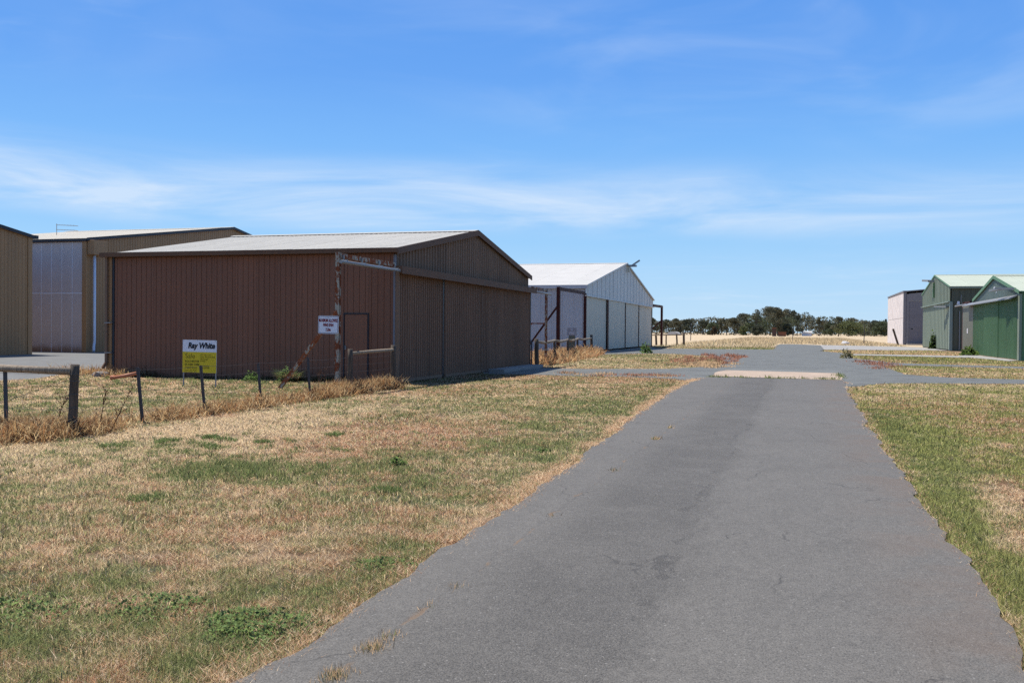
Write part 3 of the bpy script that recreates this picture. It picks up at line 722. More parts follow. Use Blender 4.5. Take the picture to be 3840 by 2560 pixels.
def far_fence():
    root = thing('post_and_rail_fence', 'short weathered fence corner beyond the far end of the white hangar', 'fence', (-16.8, 119, 0))
    for i, (x_, y_, h, r_) in enumerate(((-18.2, 119, 1.3, .07), (-17.1, 119.5, 1.4, .13), (-15.9, 119.5, 1.3, .08), (-14.6, 120, 1.4, .10), (-13.9, 121, 1.6, .14))):
        wobble_post(r_, h, (random.uniform(-.1, .1), 0), 8, 30+i).build('wooden_post', M['wood_dark'], root, (x_+16.8, y_-119, 0), True)
    MB().tube([(-3.0, 0, 1.2), (0, .4, 1.2), (2.9, 1.8, 1.3)], .07, 8).build('rail', M['wood_pale'], root, smooth=True)
far_fence()
def sign_two():
    root = thing('dotted_metal_sign', 'small grey metal sign with rows of white dots behind the middle fence', 'sign', (-13.3, 57, 0))
    MB().box(-.29, .29, 0, .01, 1.35, 1.82).build('plate', M['sign_dull'], root)
    MB().box(-.20, .20, .012, .05, .0, 1.36).build('backing_board', M['grey_leaf'], root)
    for r_, z_ in enumerate((1.72, 1.66)):
        for k in range(2): MB().box(-.07+k*.07, -.025+k*.07, -.004, -.001, z_, z_+.025).build('white_mark', M['sign_white'], root)
    for r_, z_ in enumerate((1.52, 1.45)):
        for k in range(5): MB().box(-.18+k*.07, -.13+k*.07, -.004, -.001, z_, z_+.03).build('white_mark', M['sign_white'], root)
sign_two()

# --- beige hangars on the left
def beige_near():
    Wd, Ln, ev, pk = 28., 18., 6.85, 9.0
    root = thing('beige_hangar', 'beige ribbed hangar cut off by the left edge of the picture', 'hangar', (-42.8, 17.4, 0), 'beige hangars')
    wl = shell(root, 1, Wd, Ln, ev, M['beige'])
    dz = (pk-ev)/(Wd/2)
    g_ = MB().prism([(.1, 0), (Wd-.1, 0), (Wd-.1, ev-.05), (Wd/2, pk-.1), (.1, ev-.05)], 'x', -.12, -.03).build('gable_wall', M['beige'], root)
    cut = (Wd/2, lambda u: ev+dz*min(u, Wd-u)-.06)
    sheets(g_, 'gable_sheet', (0, .02, 0), (0, 1, 0), (0, 0, 1), (1, 0, 0), Wd-.3, .76, .25, M['beige'], 0., 1, 'trap', .03, .022, cut)
    MB().box(-.03, .05, Wd-.28, Wd+.03, 0, ev-.05).build('corner_flashing', M['beige'], root)
    roof(root, 'roof', 1, Wd, Ln, ev, pk, M['cream_roof'], M['dark_trim'], 'trap', .15, 1.5, .25, barge=.18)
    MB().prism([(Wd+.1, ev-.14), (Wd+.34, ev-.14), (Wd+.34, ev+.06), (Wd+.1, ev+.06)], 'x', -Ln, .2).build('gutter', M['dark_trim'], root)
beige_near()
def beige_far():
    Wd, Ln, ev, pk = 32.6, 16., 7.2, 9.6
    root = thing('beige_hangar', 'beige hangar with cream roof and a silver foil side wall behind the brown one', 'hangar', (-43.37, 50.56, 0), 'beige hangars')
    wl = shell(root, 1, Wd, Ln, ev, M['beige'])
    dz = (pk-ev)/(Wd/2)
    for k in range(20):
        o = MB().box(0, .785, -.02, 0, 0, 3.72).build('foil_panel', M['foil'], wl['near'], (-.30-.80*(k+1), .028-.002*(k % 2), 0))
        o = MB().box(0, .785, -.02, 0, 3.80, 7.0).build('foil_panel', M['foil'], wl['near'], (-.30-.80*(k+1), .028-.002*(k % 2), 0))
        o = MB().box(0, .03, -.012, 0, 0, 7.0).build('foil_tape', M['sign_white'], wl['near'], (-.305-.80*k, .008, 0))
    MB().box(-16., -.3, -.012, .005, 3.72, 3.79).build('foil_tape', M['sign_white'], wl['near'])
    MB().box(-.30, .03, -.04, .03, 0, 7.05).build('corner_flashing', M['beige'], root)
    MB().prism([(-.16, ev-.16), (.0, ev-.16), (.0, ev+.02), (-.16, ev+.02)], 'x', -Ln-.1, .1).build('gutter', M['dark_trim'], root)
    g_ = MB().prism([(.1, 0), (Wd-.1, 0), (Wd-.1, ev-.05), (Wd/2, pk-.1), (.1, ev-.05)], 'x', -.12, -.03).build('gable_wall', M['beige'], root)
    cut = (Wd/2, lambda u: ev+dz*min(u, Wd-u)-.06)
    sheets(g_, 'gable_sheet', (0, .05, 0), (0, 1, 0), (0, 0, 1), (1, 0, 0), Wd-.1, .8, .27, M['beige'], 0., 1, 'trap', .03, .022, cut)
    MB().box(.04, .55, .02, 1.25, 6.2, 7.12).build('rainwater_box', M['beige'], root, bevel=.02)
    MB().tube([(.25, .45, 6.25), (.25, .45, .7), (.25, .40, .42), (.45, .15, .08)], .085, 12).build('downpipe', M['white_pvc'], root, smooth=True)
    roof(root, 'roof', 1, Wd, Ln, ev+.02, pk, M['cream_roof'], M['dark_trim'], 'trap', .15, 1.5, .25, barge=.18)
beige_far()
a_ = thing('television_antenna', 'thin television antenna standing on the roof of the farther beige hangar', 'antenna', (-52.9, 58.56, 8.3))
MB().tube([(0, 0, 0), (0, 0, .95)], .022, 6).build('mast', M['zinc'], a_)
for z_ in (.5, .85):
    MB().tube([(-.05, 0, z_), (1.75, .2, z_-.1)], .016, 6).build('boom', M['zinc'], a_)
    for k in range(7): MB().tube([(.2+k*.24, -.25, z_-.012*k), (.2+k*.24, .28, z_-.012*k)], .007, 5).build('element', M['zinc'], a_)

# --- white hangar
def white_hangar():
    Wd, Ln, ev, pk = 35., 24., 5.12, 8.02
    root = thing('white_hangar', 'large off white hangar with pale blue sliding doors and zinc side wall', 'hangar', (-15.8, 72.2, 0))
    wl = shell(root, 1, Wd, Ln, ev, M['galv'])
    sheets(wl['near'], 'wall_sheet', (-Ln, .01, 0), (1, 0, 0), (0, 0, 1), (0, -1, 0), Ln-.02, .9, .15, M['galv'], 0, 5.0, 'corr', ribh=.05)
    dz = (pk-ev)/(Wd/2)
    gb = gable_back(root, 1, Wd, ev, pk, 4.2, M['white_sheet'])
    cut = (Wd/2, lambda u: ev+dz*min(u, Wd-u)-.03)
    sheets(gb, 'gable_sheet', (.02, -.15, 0), (0, 1, 0), (0, 0, 1), (1, 0, 0), Wd+.3, 1.75, 1.75, M['white_sheet'], 4.38, 1, 'trap', .06, .05, cut)
    MB().box(-.02, .16, -.16, Wd+.16, 4.30, 4.40).build('gable_flashing', M['white_sheet'], root)
    for a, b, xo in ((.1, 8.3, .0), (8.9, 17.0, .08), (17.25, 25.3, .0), (25.4, 34.9, -.08)):
        lf = MB().box(xo-.14, xo-.02, a, b, .1, 4.32).build('sliding_door', M['white_door'], root)
        sheets(lf, 'door_sheet', (xo-.012, a, 0), (0, 1, 0), (0, 0, 1), (1, 0, 0), b-a, 1.35, 1.35, M['white_door'], .1, 4.32, 'pan')
        MB().box(xo-.1, xo+.05, b, b+.16, .05, 4.3).build('door_stile', M['maroon'], lf)
    MB().box(-.1, .1, 8.3, 8.9, 0, 4.32).build('centre_post', M['maroon'], root)
    MB().box(-.12, .08, -.12, .06, 0, 4.5).build('corner_post', M['maroon'], root)
    MB().tube([(.06, 17.1, 1.35), (.10, 17.1, 1.0), (.06, 17.1, .75)], .05, 6).build('handle', M['black'], root)
    MB().prism([(-.22, ev-.24), (-.03, ev-.24), (-.03, ev+.04), (-.22, ev+.04)], 'x', -Ln, .14).build('gutter', M['galv'], root)
    roof(root, 'roof', 1, Wd, Ln, ev+.04, pk, M['white_roof'], M['white_sheet'], 'corr', .16, 1.6, .2, ribh=.012, barge=.12)
    fl = MB().box(.2, .9, 17.9, 18.5, 7.75, 7.92).build('floodlight', M['zinc'], root)
    MB().beam((.45, 18.2, 7.85), (1.15, 18.4, 8.35), .5, .16).build('lamp_head', M['zinc'], fl)
    MB().box(.17, .35, 17.5, 17.9, 7.2, 7.65).build('junction_box', M['white_door'], root)
white_hangar()
def white_rigs():
    r1 = thing('door_track_frame', 'dark maroon steel door frame leaning beside the zinc wall of the white hangar', 'steel frame', (-15.8, 63.6, 0), 'maroon door track frames of the white hangar')
    MB().box(-.11, .11, -.13, .13, 0, 4.62).build('post', M['maroon'], r1)
    MB().beam((0, .13, 4.50), (0, 8.35, 4.52), .12, .22).build('header_beam', M['maroon'], r1)
    MB().beam((0, -.1, 3.35), (-2.55, .2, 0), .11, .11).build('brace', M['maroon'], r1)
    r2 = thing('door_track_frame', 'dark maroon steel frame standing out past the far corner of the white hangar', 'steel frame', (-15.8, 114.6, 0), 'maroon door track frames of the white hangar')
    MB().box(-.11, .11, -.25, .25, 0, 4.7).build('post', M['maroon'], r2)
    MB().beam((0, -.35, 4.6), (0, -7.4, 4.55), .2, .28).build('header_beam', M['maroon'], r2)
    MB().beam((0, 0, 3.0), (-3.2, 0, 0), .14, .14).build('brace', M['maroon'], r2)
white_rigs()

# --- right-hand sheds
def green_near():
    Wd, Ln, ev, pk = 16.6, 14., 4.32, 5.75
    root = thing('green_hangar', 'dark green ribbed hangar at the right edge with a grey track hood', 'hangar', (13.2, 66.6, 0), 'green hangars')
    wl = shell(root, -1, Wd, Ln, ev, M['green_door'])
    sheets(wl['near'], 'wall_sheet', (.02, .01, 0), (1, 0, 0), (0, 0, 1), (0, -1, 0), Ln-.02, .8, .2, M['green_door'], 0, 4.2, 'trap')
    dz = (pk-ev)/(Wd/2)
    gb = gable_back(root, -1, Wd, ev, pk, 3.9, M['green_gable'])
    cut = (Wd/2, lambda u: ev+dz*min(u, Wd-u)-.08)
    sheets(gb, 'gable_sheet', (0, .02, 0), (0, 1, 0), (0, 0, 1), (-1, 0, 0), Wd-.04, 1.2, .24, M['green_gable'], 3.95, 1, 'trap', .06, .045, cut)
    for a, b, xo in ((.55, 6.2, .10), (6.2, 11.5, .16), (11.5, 16.5, .10)):
        lf = MB().box(-xo+.01, -xo+.06, a, b-.03, .06, 3.95).build('sliding_door', M['green_door'], root)
        sheets(lf, 'door_sheet', (-xo, a, 0), (0, 1, 0), (0, 0, 1), (-1, 0, 0), b-a-.03, .95, .24, M['green_door'], .06, 3.95, 'trap', .06, .045)
        MB().box(-xo-.05, -xo+.06, a, b-.03, .0, .06).build('bottom_rail', M['rust_brace'], lf)
    MB().box(-.1, .05, -.05, .5, 0, 4.2).build('corner_post', M['green_wall'], root)
    MB().prism([(-.62, 3.86), (-.62, 3.93), (-.06, 4.16), (-.06, 4.10), (-.55, 3.86)], 'y', .4, 18.7).build('track_hood', M['zinc'], root)
    MB().tube([(-.3, 18.6, 4.05), (-.3, 24.4, 4.05)], .07, 8).build('track_rail', M['zinc'], root)
    pl = MB().box(-.1, .1, 21.7, 22.1, 0, 4.3).build('outrigger_post', M['maroon'], root)
    MB().box(-.05, .15, 18.7, 22.1, 4.15, 4.32).build('header_beam', M['maroon'], root)
    lf = MB().box(-.12, -.06, 16.6, 21.6, .1, 3.95).build('sliding_door', M['grey_leaf'], root)
    MB().box(-.14, -.12, 18.9, 19.3, 1.7, 2.1).build('notice', M['sign_white'], lf)
    roof(root, 'roof', -1, Wd, Ln, ev+.05, pk, M['green_roof'], M['green_trim'], 'trap', .14, 1.0, .25, barge=.22)
    lm = MB().beam((-.1, 1.2, 4.55), (-1.1, 2.2, 4.62), .14, .14).build('lamp_arm', M['zinc'], root)
    MB().beam((-.7, 2.0, 4.6), (-1.0, 4.0, 4.55), .35, .14).build('lamp_head', M['zinc'], lm)
    MB().tube([(-.02, 7.7, 4.55), (-.02, 7.7, 4.85), (-.2, 7.6, 4.9)], .07, 8).build('vent_pipe', M['sign_white'], root)
green_near()
def green_far():
    Wd, Ln, ev, pk = 22.4, 28., 6.3, 8.05
    root = thing('green_hangar', 'tall grey green hangar with pale green roof behind the nearer green one', 'hangar', (14.2, 102.8, 0), 'green hangars')
    wl = shell(root, -1, Wd, Ln, ev, M['green_wall'])
    sheets(wl['near'], 'wall_sheet', (.02, .01, 0), (1, 0, 0), (0, 0, 1), (0, -1, 0), Ln-.02, 1.5, .5, M['green_shaded'], 0, 6.2, 'trap', .06, .05)
    dz = (pk-ev)/(Wd/2)
    gb = gable_back(root, -1, Wd, ev, pk, 4.8, M['green_wall'])
    cut = (Wd/2, lambda u: ev+dz*min(u, Wd-u)-.06)
    sheets(gb, 'gable_sheet', (-.12, .02, 0), (0, 1, 0), (0, 0, 1), (-1, 0, 0), Wd-.04, 2.0, 1.0, M['green_wall'], 4.85, 1, 'trap', .08, .06, cut)
    MB().box(-.30, -.0, -.05, Wd+.05, 4.78, 4.86).build('gable_flashing', M['green_gable'], root)
    lf = MB().box(-.04, .03, .15, Wd-.1, .1, 4.78).build('sliding_door', M['green_wall'], root)
    sheets(lf, 'door_sheet', (-.045, .15, 0), (0, 1, 0), (0, 0, 1), (-1, 0, 0), Wd-.25, 2.2, 1.1, M['green_wall'], .1, 4.78, 'trap', .08, .05)
    MB().box(-.16, .12, -.12, .2, 0, 4.8).build('corner_post', M['green_gable'], root)
    MB().prism([(-.2, ev-.2), (-.02, ev-.2), (-.02, ev+.02), (-.2, ev+.02)], 'x', -.1, Ln).build('gutter', M['green_wall'], root)
    roof(root, 'roof', -1, Wd, Ln, ev+.04, pk, M['green_roof'], M['green_trim'], 'trap', .18, 2.0, .4, barge=.14)
    fl = MB().box(-.7, -.2, 11.3, 12.0, 7.3, 7.5).build('floodlight', M['zinc'], root)
    MB().beam((-.5, 11.6, 7.45), (-.9, 13.6, 7.6), .6, .2).build('lamp_head', M['zinc'], fl)
    MB().box(-.32, -.14, 11.2, 11.5, 5.6, 7.2).build('conduit', M['green_door'], root)
    MB().beam((-.2, 1.0, 4.35), (-.9, 4.4, 4.45), .35, .12).build('wall_lamp', M['zinc'], root)
    for xx in (.75, 1.7): MB().tube([(xx, -.12, .1), (xx, -.12, 3.9)], .05, 6).build('pipe', M['zinc'], root)
    MB().tube([(.85, -.2, 4.7), (.85, -.2, 5.5)], .03, 6).build('aerial', M['zinc'], root)
    MB().tube([(.6, -.25, 4.55), (.6, -.25, 4.85)], [.14, .1], 10).build('wall_light', M['sign_white'], root)
green_far()
def pink_shed():
    root = thing('panel_shed', 'pale pink panel walled shed with blue grey roller door front beyond the green hangars', 'shed', (15.0, 155.2, 0))
    Wd, Ln = 27.4, 16.
    m = MB().box(.05, Ln, .05, Wd, 0, 7.55).build('core_wall', M['dove'], root)
    for r_, (z0, z1) in enumerate(((0, 3.98), (4.03, 7.85))):
        for k in range(3):
            a = .4+k*9.0; MB().box(-.12, .03, a, a+8.95, z0, z1).build('wall_panel', M['pink'], root)
    MB().prism([(.0, 7.86), (Wd+.1, 7.95), (Wd+.1, 8.15), (0, 8.1)], 'x', -.2, .3).build('coping', M['dove'], root)
    MB().box(-.16, .25, .0, .38, 0, 8.0).build('corner_flashing', M['dove'], root)
    MB().prism([(.27, 0), (.6, 0), (.6, 7.6), (.27, 7.56)], 'y', -.1, .04).build('front_sheet', M['dove'], root)
    MB().prism([(.6, 6.55), (Ln, 6.55), (Ln, 9.1), (.6, 7.65)], 'y', -.1, .04).build('front_sheet', M['dove'], root)
    d = MB().box(.62, 4.6, -.02, .045, .22, 6.5).build('roller_door', M['dove_door'], root)
    for k in range(20): MB().box(.63, 4.59, -.045, -.02, .25+k*.31, .25+k*.31+.28).build('door_slat', M['dove_door'], d)
    MB().box(.9, 1.2, -.07, -.045, 2.3, 2.45).build('handle', M['black'], d)
    MB().box(.6, 4.8, -.08, -.02, 6.5, 6.58).build('door_head', M['zinc'], root)
    MB().box(.3, 8, -1.0, -.02, -.03, .2).build('threshold', M['conc'], root)
    MB().prism([(-.1, 7.9), (Ln, 9.4), (Ln, 9.5), (-.1, 8.05)], 'y', -.3, Wd).build('roof', M['dove'], root)
pink_shed()

# --- small things on the ground
p_ = thing('drain_pipe', 'terracotta coloured drain pipe lying on dry grass at the brown hangar corner', 'pipe', (-20.22, 24.75, 0))
MB().tube([(0, 0, .07), (.30, .10, .12), (.73, .22, .22)], .055, 14).build('barrel', M['terracotta'], p_, smooth=True)
MB().tube([(-.10, -.02, .06), (.03, .06, .08)], .07, 14).build('socket', M['terracotta'], p_, smooth=True)
def rock(name, label, loc, r_, mat, sq=.6, seed=0):
    bm = bmesh.new(); bmesh.ops.create_icosphere(bm, subdivisions=3, radius=r_)
    for v in bm.verts:
        k = 1+.5*(float(vnoise(v.co.x/r_*1.3+seed, v.co.y/r_*1.3+v.co.z/r_, .6, seed))-.5); v.co *= k; v.co.z *= sq
    me = bpy.data.meshes.new(name); bm.to_mesh(me); bm.free(); me.materials.append(mat)
    return tag(link(name, me, None, loc), label, 'rock')
rock('rubble_lump', 'grey lump of rubble at the foot of the brown hangar corner', (-21.9, 26.2, .05), .28, M['rubble'], .45, 2)
rock('white_stone', 'small white stone at the edge of the dry field near the road end', (6.3, 147.8, .15), .55, M['stone'], .6, 4)
tag(MB().beam((0, 0, -.1), (-.75, .1, 2.35), .28, .28).build('leaning_stake', M['wood_dark'], None, (13.9, 152, 0)), 'short dark stake leaning before the pink panel shed', 'stake')
for i, (x_, y_, h, lb) in enumerate(((9.7, 162, 3.0, 'thin fence picket in the dry field left of the pink shed'), (-20.3, 188, 3.4, 'lone thin fence picket in the dry field beyond the white hangar'), (-1.5, 210, 3.0, 'thin fence picket in the dry field behind the road end'))):
    o = star_picket(h, (.05, 0)).build('star_picket', M['picket'], None, (x_, y_, 0)); o.scale = (2, 2, 1)
    tag(o, lb, 'picket', 'pickets in the dry field')

# ------------------------------------------------------------------ grass
def blade_mesh(name, P, h, wd, lean, col, seg=1, kind_label=None, bend=None, z0=-.02, az=None):
    """every blade a real sliver: base edge and tip (seg 1) or a bent blade of two pieces (seg 2)"""
    n = len(P); az = rng.random(n)*2*np.pi if az is None else az; fa = rng.random(n)*2*np.pi
    dx, dy = np.cos(az), np.sin(az); wx, wy = np.cos(fa)*wd/2, np.sin(fa)*wd/2
    zb = np.full(n, z0)
    base = np.stack([P[:, 0], P[:, 1], zb], 1)
    off = np.stack([wx, wy, 0*wx], 1)
    if seg == 1:
        tip = base+np.stack([dx*np.sin(lean)*h, dy*np.sin(lean)*h, np.cos(lean)*h+.02], 1)
        V = np.stack([base-off, base+off, tip], 1).reshape(-1, 3); F = np.arange(3*n).reshape(n, 3); C = np.repeat(col, 3, 0)
        C = C.reshape(n, 3, 3).copy(); C[:, 2] *= 1.12; C = C.reshape(-1, 3)
    else:
        l2 = lean+(bend if bend is not None else .7)
        mid = base+np.stack([dx*np.sin(lean), dy*np.sin(lean), np.cos(lean)], 1)*(h*.55)[:, None]
        tip = mid+np.stack([dx*np.sin(l2), dy*np.sin(l2), np.cos(l2)], 1)*(h*.45)[:, None]
        tip[:, 2] = np.maximum(tip[:, 2], .01)
        V = np.stack([base-off, base+off, mid-off*.8, mid+off*.8, tip], 1).reshape(-1, 3)
        b_ = (np.arange(n)*5)[:, None]
        F = np.concatenate([b_+np.array([[0, 1, 3]]), b_+np.array([[0, 3, 2]]), b_+np.array([[2, 3, 4]])], 1).reshape(-1, 3); C = np.repeat(col, 5, 0)
    me = bpy.data.meshes.new(name)
    me.vertices.add(len(V)); me.vertices.foreach_set('co', V.astype(np.float32).ravel())
    me.loops.add(F.size); me.loops.foreach_set('vertex_index', F.astype(np.int32).ravel())
    me.polygons.add(len(F)); me.polygons.foreach_set('loop_start', np.arange(0, F.size, 3, dtype=np.int32))
    me.update(calc_edges=True)
    at = me.color_attributes.new('tint', 'FLOAT_COLOR', 'POINT')
    at.data.foreach_set('color', np.concatenate([C, np.ones((len(C), 1))], 1).astype(np.float32).ravel())
    me.materials.append(M['blade']); o = link(name, me); o['kind'] = 'stuff'
    if kind_label: o['label'] = kind_label[0]; o['category'] = kind_label[1]
    return o
EL_ = np.array(sorted([p for p in ROAD_R if p[0] < -1.5 and p[1] > -5], key=lambda p: p[1])); ER_ = np.array(sorted([p for p in ROAD_R if p[0] > .6 and p[1] > -5], key=lambda p: p[1]))
BROWN_FOOT = [(-22.4, 26.95), (-11.6, 26.95), (-11.6, 42), (-22.4, 42)]
def free_ground(x, y):
    k = ~((x > np.interp(y, EL_[:, 1], EL_[:, 0])) & (x < np.interp(y, ER_[:, 1], ER_[:, 0])) & (y < 36)) & ~inside(x, y, JUNC) & ~inside(x, y, YARD) & ~inside(x, y, BROWN_FOOT) & ~(inside(x, y, DIRT) & (vnoise(x*3.1, y*3.1, .61, 3) < .50))
    k &= ~((x < -15.6) & (y > 72)) & ~((x > 13) & (y > 66)) & ~inside(x, y, CONC1) & ~inside(x, y, CONC2) & ~inside(x, y, PAD)
    return k
def view_points(n, dmin, dmax, power, a0=-.84, a1=.30):
    """points in the fan the camera and its neighbours look over; density falls with distance"""
    a = rng.uniform(a0, a1, n); q = rng.random(n)
    p = power; d = (dmin**p+(dmax**p-dmin**p)*q)**(1/p)
    return d*np.sin(a), d*np.cos(a), d
def lawn():
    # mown lawn: mostly dry litter lying about, with upright slivers
    x, y, d = view_points(3100000, 2.6, 112, .24)
    k = free_ground(x, y); x, y, d = x[k], y[k], d[k]
    de = np.where(y < 36, np.minimum(np.abs(x-np.interp(y, EL_[:, 1], EL_[:, 0])), np.abs(x-np.interp(y, ER_[:, 1], ER_[:, 0]))+.12), 9)
    cov = fbm(x, y, .5, 61, 3); cov = .6*cov+.4*fbm(x, y, .13, 65, 2); keep = rng.random(len(x)) < np.clip(.30+de/.25, 0, 1)*np.clip((cov-.30)*4.5, .16, 1)
    x, y, d = x[keep], y[keep], d[keep]
    c, g_, r_ = lawn_colour(x, y, True); n = len(x)
    v = rng.uniform(.30, 1.95, n)[:, None]; c = np.minimum(c*v, .8)
    pale = rng.random(n) < .20*(1-g_); c[pale] = np.array((.70, .56, .39))*rng.uniform(.8, 1.15, pale.sum())[:, None]
    tall = np.clip((fbm(x, y, 1.4, 77, 3)-.5)*4, 0, 1)
    wd = .0030*np.maximum(1, d/5.5)*rng.uniform(.6, 1.6, n)
    flat = rng.random(n) < (.84-.18*g_)
    lean = np.where(flat, rng.uniform(1.25, 1.56, n), rng.uniform(.05, 1.0, n))
    h = np.where(flat, rng.uniform(.025, .075, n), (.010+.020*rng.random(n))*(1+.5*g_+1.2*tall*rng.random(n)))*(1+d/80)
    blade_mesh('mown_grass', np.stack([x, y], 1), h, wd, lean, c, 1, ('short half dry mown grass covering the verges', 'grass'), z0=-.012)
    # barley-grass seed heads standing out of it
    x, y, d = view_points(120000, 2.6, 40, .50)
    k = free_ground(x, y) & (x < 1); x, y, d = x[k], y[k], d[k]
    s_ = fbm(x, y, 1.6, 91, 3)+.35*np.exp(-((x+6.2)/2.4)**2-((y-7)/2.2)**2)+.3*np.exp(-((x+8)/2)**2-((y-9.5)/1.5)**2)
    k = rng.random(len(x)) < np.clip((s_-.46)*3.2, .04, 1); x, y, d = x[k], y[k], d[k]; n = len(x)
    c = np.array((.60, .48, .29))*rng.uniform(.7, 1.25, n)[:, None]
    gsel = rng.random(n) < .35; c[gsel] = np.array((.33, .34, .16))*rng.uniform(.8, 1.2, gsel.sum())[:, None]
    blade_mesh('seed_head_grass', np.stack([x, y], 1), rng.uniform(.035, .10, n), .0048*np.maximum(1, d/7)*rng.uniform(.6, 1.4, n), rng.uniform(.05, .6, n), c, 2, ('pale barley grass seed heads standing out of the lawn', 'grass'))
    # green tussocks
    pts = []; cols = []; hs = []
    def tussock(cx, cy, n, r_, h, green=1.):
        a = rng.random(n)*6.283; q = r_*np.sqrt(rng.random(n)); pts.append(np.stack([cx+q*np.cos(a), cy+q*np.sin(a)], 1))
        base_ = np.array((.125, .175, .062))*green+np.array((.34, .27, .14))*(1-green)
        cols.append(base_*rng.uniform(.55, 1.35, n)[:, None]); hs.append(h*rng.uniform(.5, 1.2, n))
    for k in range(170): tussock(rng.normal(-6.0, .55), rng.normal(9.5, .42), 34, .10, .13, rng.uniform(.65, 1))
    for k in range(60): tussock(rng.normal(-7.6, 1.1), rng.normal(11.0, .9), 60, .09, .09, rng.uniform(.8, 1))
    for (cx, cy) in ((-8.3, 12.3), (-8.0, 12.1), (-8.7, 11.7), (-7.7, 11.4), (-8.9, 10.9), (-7.4, 12.0), (-5.9, 7.6), (-7.0, 6.9), (-3.9, 8.9), (-6.8, 13.3)):
        for j in range(3): tussock(cx+rng.normal(0, .1), cy+rng.normal(0, .08), 120, .10, .10, 1.)
    for k in range(420):
        cx, cy = rng.uniform(-10, -3), rng.uniform(4, 30)
        if free_ground(np.array([cx]), np.array([cy]))[0]: tussock(cx, cy, 30, .05, .07, rng.uniform(.5, 1))
    for k in range(420):   # behind the fence
        cx, cy = rng.uniform(-22, -11.2), rng.uniform(11, 26)
        if free_ground(np.array([cx]), np.array([cy]))[0]: tussock(cx, cy, 40, .12, .11, rng.uniform(.45, 1))
    for k in range(330):
        cx = 1.2+abs(rng.normal(0, .5)); cy = rng.uniform(4.5, 22)
        tussock(cx, cy, 60, .11, .055, rng.uniform(.7, 1))
    P = np.concatenate(pts); C = np.concatenate(cols); H_ = np.concatenate(hs); n = len(P); d = np.hypot(P[:, 0], P[:, 1])
    k = free_ground(P[:, 0], P[:, 1]); P, C, H_, d = P[k], C[k], H_[k], d[k]; n = len(P)
    blade_mesh('green_tussocks', P, H_, .0042*np.maximum(1, d/8), rng.uniform(.05, .75, n), C, 2, ('scattered green grass tufts in the dry verge', 'grass'))
lawn()

def hay(name, label, lines, n, h0, h1, spread, cols, wmul=1.):
    """tall dead grass collapsed along a fence"""
    X_, Y_, S_ = [], [], []
    tot = sum(math.hypot(b[0]-a[0], b[1]-a[1])*k for a, b, k in lines)
    for a, b, k in lines:
        m = int(n*math.hypot(b[0]-a[0], b[1]-a[1])*k/tot); t = rng.random(m)
        X_.append(a[0]+(b[0]-a[0])*t+rng.normal(0, spread, m)); Y_.append(a[1]+(b[1]-a[1])*t+rng.normal(0, spread*.9, m))
    x = np.concatenate(X_); y = np.concatenate(Y_)
    cl = fbm(x, y, .7, 101, 3); k = rng.random(len(x)) < np.clip((cl-.30)*3.6, .05, 1); x, y, cl = x[k], y[k], cl[k]; m = len(x)
    c = np.array(cols)[rng.integers(0, len(cols), m)]*rng.uniform(.6, 1.3, m)[:, None]
    h = rng.uniform(h0, h1, m)*(.55+cl*.9); d = np.hypot(x, y)
    up = rng.random(m) < .22
    lean = np.where(up, rng.uniform(.05, .5, m), rng.uniform(.5, 1.25, m))
    return blade_mesh(name, np.stack([x, y], 1), h, .0048*np.maximum(1, d/9)*wmul*rng.uniform(.6, 1.5, m), lean, c, 2, (label, 'grass'), rng.uniform(.3, 1.2, m))
HC = [(.42, .29, .15), (.36, .22, .10), (.27, .135, .06), (.50, .38, .22), (.20, .10, .05)]
hay('dead_long_grass', 'collapsed dead straw coloured grass along the near wire fence',
    [((-10.5, 10.6), (-10.5, 12.3), 2.2), ((-13.2, 12.1), (-10.5, 11.9), 1.6), ((-10.6, 12.3), (-10.75, 14.2), 1.5), ((-10.75, 14.2), (-10.8, 19.5), .75), ((-10.85, 19.5), (-10.95, 22.5), 1.8), ((-10.95, 22.3), (-11.0, 24.9), 1.3), ((-11.5, 22.8), (-11.8, 23.1), 2.)],
    52000, .12, .46, .19, HC)
hay('dead_long_grass', 'tall reddish dead grass around the fence before the white hangar',
    [((-11.9, 43.5), (-12.6, 53), 1.), ((-12.6, 53), (-14.3, 67.5), 1.3), ((-13.5, 56), (-15.4, 66), 1.), ((-14.5, 44), (-15.2, 60), .5)], 24000, .25, .85, .36, [(.42, .26, .13), (.34, .18, .085), (.26, .12, .06), (.46, .34, .19)], 1.2)
hay('dead_long_grass', 'dry grass heaped beside the gravel yard at the hangar corner', [((-24.6, 27.6), (-22.5, 27.9), 1.), ((-22.6, 26.4), (-20.5, 26.6), .6)], 4500, .15, .5, .35, HC)
hay('dead_long_grass', 'thin weedy fringe growing at the foot of the brown wall', [((-22, 26.5), (-13, 26.7), 1.)], 6000, .08, .30, .16, [(.30, .20, .10), (.09, .13, .04), (.08, .12, .035), (.38, .27, .14)])
